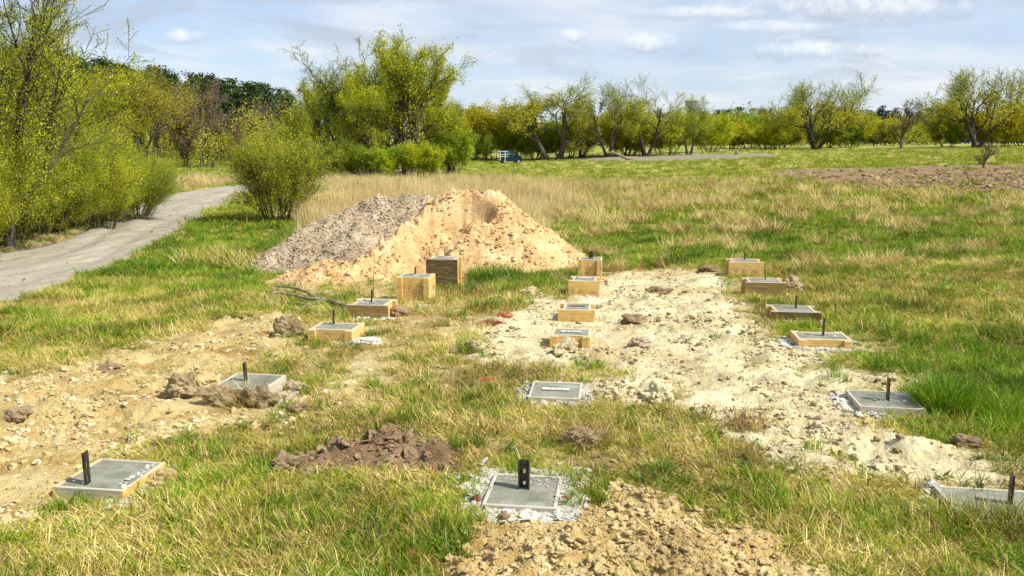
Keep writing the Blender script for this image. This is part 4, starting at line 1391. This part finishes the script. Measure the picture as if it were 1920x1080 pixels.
# shrubs and small trees forming the far edges
G3 = 'far hedgerow bushes'
HB = [(880, 290, 200, 130, 90, 0, 'golden bush right of the tall clump'), (925, 290, 205, 132, 90, 3, 'yellow green bush above and left of the van'),
      (965, 290, 205, 134, 90, 0, 'golden bush directly behind the van'), (905, 290, 240, 126, 60, 2, 'low dark bush left of the van'),
      (1000, 292, 225, 128, 90, 2, 'dark low bush at the foot of the dark limbed willow'), (1060, 292, 225, 130, 110, 1, 'green bush between the first two willows'),
      (1165, 288, 205, 130, 100, 1, 'green bush behind the leaning willow'), (1180, 288, 225, 126, 90, 0, 'golden bush between leaning and twin trunked willows'),
      (1245, 286, 215, 128, 100, 3, 'yellow bush right of the twin trunked willow'), (1330, 282, 215, 140, 80, 3, 'yellow green bush right of the slender willow'),
      (1370, 270, 225, 170, 90, 0, 'golden brown bush in the gap of the far edge'), (1410, 270, 212, 176, 100, 1, 'olive bush left in the far right thicket'),
      (1455, 272, 215, 165, 100, 2, 'dark olive thicket bush left of the open willow'), (1440, 277, 232, 150, 80, 3, 'rounded green bush at the left foot of the open willow'),
      (1545, 274, 205, 165, 110, 2, 'olive bush behind the open crowned willow'), (1590, 274, 215, 168, 90, 2, 'dull bush right of the open willow'),
      (1775, 272, 205, 160, 90, 2, 'dark olive bush left of the airy willow'), (1870, 272, 205, 158, 110, 0, 'golden bush under the airy willow'),
      (1925, 272, 210, 165, 90, 1, 'green bush cut by the right picture edge'), (1640, 268, 214, 235, 70, 2, 'dark far bush left of the small bare tree'), (1668, 268, 222, 225, 70, 0, 'brownish far bush just behind the small bare tree'), (1712, 268, 216, 235, 80, 2, 'dark far bush right of the small bare tree'), (1745, 268, 222, 230, 60, 1, 'green far bush between the small bare tree and the airy willow'), (1610, 268, 220, 230, 60, 1, 'green far bush between the open willow and the dark gap'),
      (2010, 272, 190, 165, 120, 1, 'green bush beyond the right picture edge'), (2120, 272, 200, 165, 120, 0, 'golden bush far right of the field')]
for (X, Yb, Yt, D, wpx, kd, lab) in HB:
    far_tree('bush', Bfar[kd], X, Yb, Yt, D, wpx, lab, 'bush', G3)

# near left side
def near_tree(name, proto, x, y, h, wsc, label, cat, group=None, rz=0.0):
    z = float(zbase(x, y)) - .03
    sc = h / proto[2]
    return put(name, proto, (x, y, z), rz, (sc * wsc, sc * wsc, sc), label, cat, group, 'stems' if cat == 'bush' else 'trunk', 'foliage' if cat == 'bush' else 'crown')


G4 = 'trees and bushes left of the road'
near_tree('roadside_tree', Tnear[0], -14.0, 22.0, 9.6, 1.05, 'tall sparse leaved tree at the left picture edge', 'tree', G4)
near_tree('roadside_tree', Tnear[0], -15.1, 27.0, 7.8, .7, 'upright leafy tree behind the roadside bushes', 'tree', G4, 2.1)
near_tree('roadside_tree', Tnear[1], -14.9, 28.0, 5.9, 1.15, 'dense yellow green tree low between the tall ones and the willow', 'tree', G4, 1.0)
near_tree('roadside_tree', Tnear[1], -18.5, 34.0, 8.2, 1.2, 'bushy tree behind the roadside thicket', 'tree', G4, 4.0)
near_tree('roadside_tree', Tnear[1], -17.5, 20.0, 6.5, 1.2, 'leafy tree just outside the left picture edge', 'tree', G4, 5.0)
G5 = 'bushes along the road verge'
for (x_, y_, h_, ws, kd, rz, lab) in [
    (-13.5, 20.2, 2.7, .85, 0, 0., 'twiggy bush nearest the road at the left picture edge'), (-13.7, 20.6, 1.6, .8, 0, 1.2, 'low bush leaning over the verge at far left'),
    (-14.2, 20.9, 3.9, .95, 0, 5.2, 'taller twiggy bush behind the nearest roadside one'), (-15.8, 19.7, 3.4, .9, 1, 2.2, 'green bush partly outside the left picture edge'),
    (-14.4, 23.0, 2.9, .85, 0, 2.4, 'yellow bush second along the verge'), (-14.9, 26.0, 3.3, .9, 1, 3.1, 'broad green bush in the middle of the verge'),
    (-15.4, 29.6, 3.1, .95, 1, .6, 'broad green bush before the dark hollow'), (-15.0, 33.0, 2.7, 1.0, 1, 1.9, 'last low green bush before the road bend'),
    (-14.6, 24.6, 2.6, .9, 1, 4.0, 'dense green bush filling the verge between the yellow and the broad one'), (-14.3, 28.2, 2.8, 1.0, 0, 3.3, 'yellow green bush in the gap of the verge row'),
    (-14.5, 31.2, 2.6, 1.1, 1, 5.1, 'dark based bush before the last verge bush'), (-17.6, 32.0, 4.0, 1.0, 0, 4.1, 'high yellowish bush behind the last verge bush'), (-14.6, 26.8, 1.8, .9, 0, 4.9, 'small bush in front of the broad green one')]:
    near_tree('roadside_bush', Bhedge[kd], x_, y_, h_, ws, lab, 'bush', G5, rz)
q = px(540, 415)
near_tree('meadow_bush', Bnear, q[0] - .1, q[1] - 1.0, 3.5, .95, 'round yellow green bush standing alone between road and heaps', 'bush', None, .4)


# pines
def make_pine(seed, nl=150, lo=.3):
    r = np.random.RandomState(seed)
    V, F = tubes([(np.array([[0, 0, -.3], [0.05, 0, 5], [0, .05, 10], [0, 0, 14]]), np.array([.2, .16, .1, .03]), 5)])
    C = []
    for i in range(nl):
        h = r.uniform(lo, 1.0)
        rad = 2.3 * (1 - h) ** .8 * (1.0 if h > .45 else .75) + .15
        a = r.uniform(0, 6.283); q = rad * math.sqrt(r.uniform(.25, 1))
        C.append((q * math.cos(a), q * math.sin(a), 14.2 * h - q * .1))
    C = np.array(C)
    VV = []; n = 0
    for c in C:
        k = 14
        p_ = c + r.normal(0, 1, (k, 3)) * np.array([.42, .42, .26])
        a = r.normal(0, 1, (k, 3)); a /= np.linalg.norm(a, axis=1, keepdims=True)
        b_ = np.cross(a, r.normal(0, 1, (k, 3))); b_ /= np.linalg.norm(b_, axis=1, keepdims=True)
        VV.append(np.stack([p_ - a * .20, p_ + a * .20, p_ + b_ * .30], 1).reshape(-1, 3))
    VV = np.vstack(VV)
    return V, F, VV


def forest(name, places, mt, label, lo=.3, nl=120):
    """a far pine wood that reads as one mass"""
    base = [make_pine(s_, nl, lo) for s_ in (1, 2, 3, 4)]
    WV = []; WF = []; LV = []; off = 0
    for (x_, y_, sc, sw) in places:
        V, F, L = base[random.randrange(4)]
        a = random.uniform(0, 6.28); c, s = math.cos(a), math.sin(a)
        M = np.array([[c * sw, -s * sw, 0], [s * sw, c * sw, 0], [0, 0, sc]])
        o_ = np.array([x_, y_, float(zbase(x_, y_))])
        WV.append(V @ M.T + o_); WF.append(F + off); off += len(V)
        LV.append(L @ M.T + o_)
    LV = np.vstack(LV)
    nW = off
    V = np.vstack(WV + [LV])
    tri = np.vstack(WF)
    T = np.vstack([tri[:, [0, 1, 2]], tri[:, [0, 2, 3]]])
    LT = np.arange(len(LV)).reshape(-1, 3) + nW
    mi = np.concatenate([np.zeros(len(T), int), np.ones(len(LT), int)])
    o = link(name, fast_mesh(name, V, np.vstack([T, LT]), 3, [M_BARK_P, mt], False, mi))
    tag(o, label, 'forest', kind='stuff')


pl = []
for i in range(230):
    D = random.uniform(118, 185)
    u_ = random.uniform(-.80, -.26)
    X_ = 960 + u_ * FPX
    tz = px(X_, 118 + max(X_ - 200, -150) * .150 + random.uniform(-10, 30), dist=D)[2]
    pl.append((u_ * D, D, (tz - float(zbase(u_ * D, D))) / 14.2, random.uniform(1.0, 1.4)))
forest('pine_wood', pl, M_NEEDLE, 'dark green pine wood rising on the left behind the meadow trees', .3, 90)
pl = []
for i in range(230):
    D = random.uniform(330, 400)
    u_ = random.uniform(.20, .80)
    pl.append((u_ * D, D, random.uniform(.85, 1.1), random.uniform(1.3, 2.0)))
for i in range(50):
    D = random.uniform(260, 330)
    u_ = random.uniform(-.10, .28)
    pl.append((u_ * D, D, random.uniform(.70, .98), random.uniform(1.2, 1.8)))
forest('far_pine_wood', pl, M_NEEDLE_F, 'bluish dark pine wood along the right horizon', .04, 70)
# broadleaf belt in front of the pines, one mass of crowns in the distance
k = 0
wv = []
r = np.random.RandomState(77)
for i in range(165):
    u_ = r.uniform(-.08, .42) if i < 60 else r.uniform(.25, .85) if i < 120 else r.uniform(-.78, -.2)
    D = r.uniform(175, 240) if i < 120 else r.uniform(92, 118)
    h = r.uniform(6, 10) if i < 120 else r.uniform(4, 8)
    x0, y0 = u_ * D, D; z0 = float(zbase(x0, y0))
    n = 420 if i < 120 else 900
    a = r.normal(0, 1, (n, 3)); a /= np.linalg.norm(a, axis=1, keepdims=True)
    c = a * np.array([h * .42, h * .42, h * .5]) * (r.uniform(.3, 1, (n, 1)) ** .5) * (1 + .25 * np.sin(a * 7).sum(1, keepdims=True) * .4) + np.array([x0, y0, z0 + h * .5])
    c[:, 2] = np.maximum(c[:, 2], z0)
    e = r.normal(0, 1, (n, 3)); e /= np.linalg.norm(e, axis=1, keepdims=True); g = np.cross(e, r.normal(0, 1, (n, 3))); g /= np.linalg.norm(g, axis=1, keepdims=True)
    s_ = .24 if i < 120 else .11
    wv.append(np.stack([c - e * s_, c + e * s_, c + g * s_ * 1.2], 1).reshape(-1, 3))
V = np.vstack(wv)
M_BELT = leafy('far_broadleaf_crowns', [(.10, .13, .010), (.24, .26, .016), (.42, .38, .04)], .25, .06, wsc=1.6)
tag(link('far_thicket', fast_mesh('far_thicket', V, np.arange(len(V)).reshape(-1, 3), 3, [M_BELT])), 'distant belt of yellow green thicket closing the meadow', 'thicket', kind='stuff')

# ------------------------------------------------------------------ water tower
q = px(1296, 250, dist=420)
wt = empty('water_tower', (q[0], q[1], float(zbase(q[0], q[1]))))
tag(wt, 'pale concrete water tower showing above the far trees', 'water tower')
M_TOWER = plain('tower_concrete', (.30, .30, .28), .8, 0, .3, .4)
topz = px(1296, 189, dist=420)[2] - float(zbase(q[0], q[1]))


def lathe(prof, n=24):
    V = []; F = []
    for (rad, z_) in prof:
        for k in range(n): V.append((rad * math.cos(6.283185 * k / n), rad * math.sin(6.283185 * k / n), z_))
    for i in range(len(prof) - 1):
        for k in range(n):
            j = (k + 1) % n
            F.append((i * n + k, i * n + j, (i + 1) * n + j, (i + 1) * n + k))
    return np.array(V), np.array(F)


V, F = lathe([(1.6, 0), (1.3, topz - 7), (1.3, topz - 6.5)])
link('shaft', fast_mesh('shaft', V, F, 4, [M_TOWER], True), wt)
V, F = lathe([(1.3, topz - 6.6), (3.4, topz - 4.5), (3.5, topz - .3), (3.7, topz - .3), (3.7, topz), (.4, topz + .4), (.01, topz + .4)])
link('tank', fast_mesh('tank', V, F, 4, [M_TOWER]), wt)
V, F = boxes([(-.12, .12, -.12, .12, topz + .3, topz + 3.2), (-.5, .5, -.05, .05, topz + 1.6, topz + 1.75)])
link('mast', fast_mesh('mast', V, F, 4, [M_TOWER]), wt)

# ------------------------------------------------------------------ van
vx, vy, _ = px(957, 302, dist=112)
vz = float(zbase(vx, vy)) + .02
van = empty('van', (vx, vy, vz), R(14))
tag(van, 'dark teal van with white bar rack on its rear parked by the willows', 'van')
M_VAN = plain('teal_paint', (.010, .028, .032), .3, .3, .1)
M_WHITE = plain('white_bars', (.80, .80, .78), .5, 0, .1)
M_TYRE = plain('rubber', (.02, .02, .02), .8)
M_GLASS = plain('dark_glass', (.05, .09, .11), .08, .0, .05)
M_RIM = plain('wheel_rim', (.45, .45, .45), .4, .6)
side = [(-1.45, .35), (-1.45, 1.15), (-1.38, 1.72), (-.1, 1.80), (.45, 1.74), (.95, 1.16), (1.42, .98), (1.5, .62), (1.48, .35)]
n = len(side)
V = []; 
for (yy0, ins) in ((-.78, .0), (-.70, .05), (.70, .05), (.78, 0)):
    pass
V = [(x_, -.78 + (.09 if z_ > 1.2 else 0), z_) for x_, z_ in side] + [(x_, .78 - (.09 if z_ > 1.2 else 0), z_) for x_, z_ in side]
import bmesh
bm = bmesh.new()
vs = [bm.verts.new(v) for v in V]
bm.faces.new(vs[:n]); bm.faces.new(vs[n:][::-1])
for i in range(n):
    j = (i + 1) % n
    bm.faces.new((vs[i], vs[n + i], vs[n + j], vs[j]))
bmesh.ops.recalc_face_normals(bm, faces=bm.faces)
bmesh.ops.bevel(bm, geom=list(bm.edges), offset=.04, segments=2, affect='EDGES')
me = bpy.data.meshes.new('body'); bm.to_mesh(me); bm.free(); me.materials.append(M_VAN)
link('body', me, van)


def quad_panel(name, pts, m, th=.012):
    P_ = np.array(pts, float); nrm = np.cross(P_[1] - P_[0], P_[3] - P_[0]); nrm /= np.linalg.norm(nrm)
    V = np.vstack([P_, P_ + nrm * th]); F = [(0, 1, 2, 3)[::-1], (4, 5, 6, 7), (0, 1, 5, 4), (1, 2, 6, 5), (2, 3, 7, 6), (3, 0, 4, 7)]
    return link(name, fast_mesh(name, V, np.array(F), 4, [m]), van)


ys_ = -.785
quad_panel('side_window', [(.02, -.765, 1.16), (.80, -.765, 1.16), (.42, -.70, 1.62), (.02, -.70, 1.62)], M_GLASS)
quad_panel('side_window', [(-1.3, -.765, 1.16), (-.08, -.765, 1.16), (-.08, -.70, 1.62), (-1.25, -.70, 1.62)], M_GLASS)
quad_panel('windscreen', [(.94, -.58, 1.20), (.94, .58, 1.20), (.50, .55, 1.70), (.50, -.55, 1.70)], M_GLASS)
for (hx, hy) in ((-1, -1), (-1, 1), (1, -1), (1, 1)):
    V, F = lathe([(.001, -.1), (.27, -.1), (.30, -.06), (.30, .06), (.27, .1), (.001, .1)], 18)
    wl = link('wheel', fast_mesh('wheel', V, F, 4, [M_TYRE], False), van, (hx * .95, hy * .74, .30))
    wl.rotation_euler = (R(90), 0, 0)
    V, F = lathe([(.001, -.115), (.16, -.115), (.17, -.1), (.17, .1), (.16, .115), (.001, .115)], 14)
    link('rim', fast_mesh('rim', V, F, 4, [M_RIM]), wl)
for sy_ in (-1, 1):
    V, F = boxes([(1.44, 1.50, -.14, .14, -.08, .08)])
    link('headlight', fast_mesh('headlight', V, F, 4, [M_WHITE]), van, (.005, sy_ * .55, .80))
V, F = boxes([(.66, .74, -.98, -.80, 1.12, 1.30)])
link('mirror', fast_mesh('mirror', V, F, 4, [M_VAN]), van)
bars = []
for z_ in (.95, 1.22, 1.66): bars.append((-1.62, -.55, -.90, -.84, z_ - .024, z_ + .024))
for x_ in (-1.60, -.95): bars.append((x_ - .024, x_ + .024, -.905, -.838, .42, 1.70))
for z_ in (.95, 1.22): bars.append((-1.95, -1.625, -.90, -.84, z_ - .03, z_ + .03))
for z_ in (.55, 1.22, 1.66): bars.append((-1.64, -1.57, -.83, .85, z_ - .03, z_ + .03))
V, F = boxes(bars)
link('rack', fast_mesh('rack', V, F, 4, [M_WHITE]), van)

# ------------------------------------------------------------------ clods, tufts, netting, branches
def clod(X, Y, sx, sy, sz, m, label, seed, cat='clod', name='earth_clod', rough=.45, dz=0.0):
    q_ = px(X, Y)
    me = lump_mesh(name, seed, m, rough, 4, 1.0)
    z_ = float(ground(np.array([q_[0]]), np.array([q_[1]]))[0])
    o = link(name, me, None, (q_[0], q_[1], z_ + sz * .45 + dz))
    o.scale = (sx, sy, sz); o.rotation_euler = (0, 0, random.uniform(0, 6.28) if sx == sy else random.uniform(-.3, .3))
    return tag(o, label, cat)


clod(1236, 752, .105, .09, .09, M_CREAM, 'pale rounded clod alone on the grass edge right of the plate topped slab', 201)
clod(1060, 664, .13, .09, .085, M_CREAM, 'grey cream clod lying in front of the low plate topped box', 202)
clod(1190, 607, .13, .10, .08, M_BROWN, 'dark brown clod on pale soil right of the wide board box', 203)
clod(1198, 652, .09, .08, .06, M_GRAVEL, 'small grey clod right of the plate topped box', 204)
clod(536, 630, .16, .12, .14, M_LUMPD, 'dark hollow clod left of the box with the mortar spill', 205)
clod(345, 738, .14, .11, .11, M_LUMPD, 'big dark crumbly clod left of the second left slab', 206)
clod(385, 728, .12, .10, .10, M_CLAY, 'yellowish clod touching the left corner of the second left slab', 207)
clod(418, 755, .16, .10, .10, M_LUMPD, 'earthy clod below the front edge of the second left slab', 208)
clod(485, 760, .14, .09, .10, M_LUMPD, 'clod with dry grass below the right corner of the second left slab', 209)
clod(535, 880, .085, .07, .07, M_LUMPD, 'dark clod at the left end of the brown earth patch', 210)
clod(310, 905, .10, .08, .06, M_CLAY, 'sandy clod at the right corner of the nearest left slab', 211)
clod(298, 890, .06, .05, .04, M_MORTAR, 'whitish lump of mortar at the right edge of the nearest left slab', 212)
clod(550, 730, .09, .07, .06, M_GRAVEL, 'grey mortar heap at the right corner of the second left slab', 213)
clod(690, 642, .15, .10, .045, M_MORTAR, 'white mortar heap spilled by the two bar footing', 214)
clod(530, 745, .08, .08, .035, M_GRAVEL, 'low grey mortar lump just in front of the grey heap', 215)
clod(890, 658, .12, .09, .08, M_CREAM, 'earth clod with grass left of the middle soil patch', 216)
clod(858, 508, .13, .09, .09, M_BROWN, 'brown clod beside the tallest box', 217, dz=-.02) if False else None
clod(1487, 548, .15, .12, .15, M_LUMPD, 'dark clod behind the bracket of the blackened box', 218)
clod(1330, 508, .20, .12, .07, M_BROWN, 'flat brown clod left of the farthest right box', 219)
clod(1235, 548, .16, .12, .08, M_BROWN, 'brown clod between the middle and right footings', 220)
clod(990, 552, .12, .09, .08, M_CREAM, 'pale clod on the grass left of the two board box', 221)
clod(745, 590, .14, .10, .07, M_BROWN, 'brown clods at the foot of the raised golden box', 222)
clod(35, 795, .085, .06, .05, M_LUMPD, 'small dark clod on yellow soil at the left picture edge', 223)
clod(205, 690, .13, .10, .05, M_BROWN, 'brown clod on the upper edge of the yellow soil', 224)
clod(1640, 905, .05, .04, .04, M_MORTAR, 'small grey mortar lump left of the half hidden slab', 225) if False else None
clod(1748, 915, .055, .045, .04, M_MORTAR, 'small grey mortar lump left of the half hidden right edge slab', 226)
clod(560, 770, .07, .06, .04, M_BROWN, 'small brown clod below the grey mortar heap', 227)
clod(1815, 835, .11, .08, .05, M_BROWN, 'brown grey clod at the right border of the pale soil', 228)
clod(945, 975, .03, .03, .035, M_BROWN, 'reddish brown lump at the top of the foreground mound', 229)


def tuft(X, Y, n, sp, h0, h1, mats, wts, seed, label, wid=.006, lean=.5, curve=1.0, leandir=None, cat='grass tuft', name='grass_tuft', sink=0.0):
    q_ = px(X, Y)
    z_ = float(ground(np.array([q_[0]]), np.array([q_[1]]))[0])
    o = link(name, blades(name, n, sp, h0, h1, wid, lean, curve, mats, wts, seed, segs=4, leandir=leandir), None, (q_[0], q_[1], z_ - sink))
    return tag(o, label, cat)


tuft(1765, 765, 1300, .20, .20, .42, [M_GRASS_L, M_GRASS], [.85, .15], 301, 'lush dark green grass tuft beside the slim bracket slab', .007, .45, 1.1)
tuft(1850, 775, 900, .26, .18, .34, [M_GRASS_L, M_GRASS], [.8, .2], 302, 'second green tuft right of the lush dark one', .007, .5, 1.1)
tuft(1105, 824, 700, .15, .14, .30, [M_STRAW, M_ROOT, M_OLIVE], [.45, .35, .2], 303, 'upturned sod with dark roots in the middle of the front grass', .005, .9, .9)
clod(1098, 826, .13, .09, .07, M_LUMPD, 'dark earth under the upturned sod in the front grass', 230)
tuft(1400, 806, 420, .13, .10, .22, [M_ROOT, M_STRAW], [.7, .3], 304, 'brown withered tuft on the pale soil', .005, .9, .9)
tuft(1395, 862, 420, .12, .08, .20, [M_ROOT, M_OLIVE], [.6, .4], 305, 'small withered tuft below the brown one on pale soil', .005, .9, .9)
tuft(885, 657, 500, .15, .12, .26, [M_GRASS_L, M_OLIVE, M_ROOT], [.5, .3, .2], 306, 'dark green tuft on the clod left of the middle soil', .007, .6, 1.0)
tuft(465, 757, 700, .17, .16, .32, [M_STRAW, M_OLIVE, M_ROOT], [.5, .25, .25], 307, 'drooping dry tuft hanging before the second left slab', .006, 1.1, .8)
tuft(1410, 425, 420, .30, .25, .45, [M_STRAW, M_ROOT], [.75, .25], 308, 'broad straw tussock in the right meadow', .012, .8, 1.0, 3.3)
tuft(470, 505, 900, .55, .35, .65, [M_STRAW, M_GRASS_L, M_OLIVE], [.45, .3, .25], 309, 'rough tussock of straw and green left of the gravel heap', .012, .6, 1.0)
tuft(390, 498, 1000, .65, .35, .65, [M_STRAW, M_GRASS_L, M_OLIVE], [.5, .25, .25], 310, 'rough tussock between road and gravel heap', .012, .6, 1.0)
tuft(930, 522, 1200, .55, .20, .42, [M_GRASS_L, M_GRASS], [.8, .2], 311, 'band of lush grass at the front foot of the sand heap', .010, .5, 1.0)
tuft(1030, 520, 380, .42, .14, .30, [M_GRASS_L, M_GRASS, M_STRAW], [.7, .2, .1], 312, 'green tuft left of the narrow tall box', .010, .5, 1.0)
tuft(1790, 966, 420, .14, .08, .17, [M_GRASS, M_OLIVE, M_STRAW], [.4, .3, .3], 316, 'grass growing over the left front corner of the right edge slab', .006, .7, .9)
tuft(1850, 974, 520, .16, .08, .18, [M_GRASS, M_OLIVE, M_STRAW], [.4, .3, .3], 317, 'grass covering the front half of the right edge slab', .006, .7, .9)
tuft(1915, 982, 520, .16, .08, .18, [M_GRASS, M_OLIVE, M_STRAW], [.4, .3, .3], 318, 'grass in front of the bracket of the right edge slab', .006, .7, .9)
tuft(1850, 988, 420, .16, .10, .24, [M_GRASS, M_OLIVE, M_STRAW], [.5, .3, .2], 314, 'grass standing before the slab at the right picture edge', .006, .6, .9)
tuft(1925, 992, 420, .16, .10, .24, [M_GRASS, M_OLIVE, M_STRAW], [.5, .3, .2], 315, 'grass at the right picture edge before the last slab', .006, .6, .9)
tuft(850, 1040, 160, .08, .05, .12, [M_GRASS_L, M_GRASS], [.5, .5], 313, 'leafy green weed at the left foot of the front mound', .014, .7, .9, cat='weed', name='weed')


def net(X, Y, w_, d_, h_, m, seed, label, n=26):
    """crumpled heap of plastic netting: many bent strands"""
    q_ = px(X, Y); r = np.random.RandomState(seed)
    z_ = float(ground(np.array([q_[0]]), np.array([q_[1]]))[0])
    br = []
    for i in range(n):
        p0 = np.array([r.normal(0, w_ * .4), r.normal(0, d_ * .4), r.uniform(0, h_ * .7)])
        pts = [p0]; dd = r.normal(0, 1, 3)
        for k_ in range(9):
            dd = dd + r.normal(0, .6, 3); dd /= np.linalg.norm(dd)
            nx = pts[-1] + dd * .035
            e_ = math.sqrt((nx[0] / (w_ * 1.2)) ** 2 + (nx[1] / (d_ * 1.2)) ** 2 + (nx[2] / h_) ** 2)
            if e_ > 1: nx = nx / e_ * r.uniform(.75, 1.1); dd = -dd
            nx[2] = abs(nx[2])
            pts.append(nx)
        br.append((np.array(pts), np.full(10, .0032), 3))
    V, F = tubes(br)
    o = link('netting', fast_mesh('netting', V, F, 4, [m]), None, (q_[0], q_[1], z_))
    return tag(o, label, 'netting', 'scraps of orange netting')


net(918, 608, .17, .08, .05, M_NETR, 1, 'red netting scrap behind the middle soil patch', 34)
net(945, 596, .10, .08, .10, M_NET, 7, 'orange end of the netting behind the middle soil patch', 30)
net(916, 716, .06, .05, .035, M_NET, 2, 'bright orange netting ball in the grass left of the flat slab', 40)
net(1062, 938, .035, .03, .035, M_NETR, 3, 'red netting tuft at the right corner of the mortar ringed slab', 22)
net(893, 938, .03, .04, .04, M_NETR, 4, 'red netting tuft at the left corner of the mortar ringed slab', 20)
net(770, 1048, .03, .05, .04, M_NET, 5, 'orange netting in the grass at the bottom picture edge', 22)
net(925, 955, .03, .03, .02, M_NET, 6, 'faint orange netting scrap under the mortar ringed slab', 10)

# dead branches
q = px(655, 580)
br = []
r = np.random.RandomState(4)
zb = float(zbase(q[0], q[1]))
def bpath(pts, r0, r1, sd_=6):
    P_ = np.array([(a - q[0], b_ - q[1], c_ - zb) for a, b_, c_ in pts])
    tt = np.linspace(0, len(P_) - 1, 14); k_ = np.minimum(tt.astype(int), len(P_) - 2); f_ = (tt - k_)[:, None]
    Q = P_[k_] * (1 - f_) + P_[k_ + 1] * f_ + r.normal(0, .006, (14, 3))
    br.append((Q, np.linspace(r0, r1, 14), sd_))
def at(X, Y, up=0.0):
    w_ = px(X, Y); d = w_[1]
    return (w_[0], w_[1], w_[2] + up)
bpath([at(655, 583, .05), at(620, 572, .06), at(590, 566, .08), at(560, 552, .10), at(515, 545, .08)], .045, .014)
bpath([at(620, 572, .06), at(580, 572, .10), at(540, 566, .12), at(515, 566, .16), at(495, 576, .03)], .032, .010)
bpath([at(610, 572, .06), at(575, 577, .04), at(540, 574, .04), at(505, 571, .03)], .034, .010)
bpath([at(590, 568, .08), at(560, 570, .05), at(530, 560, .05), at(512, 562, .03)], .014, .005)
bpath([at(575, 577, .04), at(560, 585, .03), at(548, 583, .02)], .012, .004)
V, F = tubes(br)
o = link('dead_branch', fast_mesh('dead_branch', V, F, 4, [M_DEAD], True), None, (q[0], q[1], zb))
tag(o, 'forked dead branch lying left of the dark fronted footing box', 'branch')


def stick(X, Y, pts, rad, label, name='stick', m=None):
    q_ = px(X, Y); z_ = float(ground(np.array([q_[0]]), np.array([q_[1]]))[0])
    P_ = np.array(pts, float)
    V, F = tubes([(P_, np.linspace(rad, rad * .4, len(P_)), 4)])
    o_ = link(name, fast_mesh(name, V, F, 4, [m or M_DEAD]), None, (q_[0], q_[1], z_))
    return tag(o_, label, 'stick' if name == 'stick' else 'dry stalk')


stick(700, 560, [(0, 0, 0), (.01, 0, .25), (.03, .01, .55), (.025, 0, .8)], .008, 'thin bare shoot standing behind the box with the dark front board')
stick(678, 548, [(0, 0, .0), (-.12, .02, .16), (-.22, .03, .3)], .008, 'slanting twig left of the thin bare shoot')
stick(1060, 500, [(0, 0, 0), (0, 0, .3), (.01, 0, .55)], .006, 'dry stalk before the right flank of the sand heap', 'dry_stalk')
stick(1048, 500, [(0, 0, 0), (.0, 0, .2), (.0, 0, .42)], .005, 'shorter dry stalk left of the other before the sand heap', 'dry_stalk')
stick(1175, 430, [(0, 0, 0), (.03, 0, .5), (.01, 0, 1.0)], .012, 'tall dark weed stalk in the green meadow behind the middle row', 'dry_stalk')

# fallen pale trunk and small pale thing far off by the willows
fx, fy, _ = px(1165, 284, dist=108); fz = float(zbase(fx, fy))
V, F = tubes([(np.array([[-1.9, 0, .9], [-1.1, 0, 1.0], [-.2, 0, .6], [.8, 0, .15], [1.5, 0, .1]]), np.array([.10, .14, .17, .2, .22]), 7)])
tag(link('fallen_trunk', fast_mesh('fallen_trunk', V, F, 4, [M_DEAD], True), None, (fx, fy, fz)), 'pale fallen trunk leaning by the far willows', 'tree trunk')
fx, fy, _ = px(1382, 281, dist=118); fz = float(zbase(fx, fy))
V, F = tubes([(np.array([[0, 0, -.1], [.02, 0, .25], [0, .03, .5], [0, 0, .62]]), np.array([.34, .32, .22, .05]), 8)])
tag(link('tree_stump', fast_mesh('tree_stump', V, F, 4, [M_DEAD], False), None, (fx, fy, fz)), 'small pale stump standing in the far meadow', 'stump')
far_tree('white_birch', Tbare[0], 1640, 268, 236, 190, 14, 'tiny white blossoming tree before the far pine wood', 'tree')
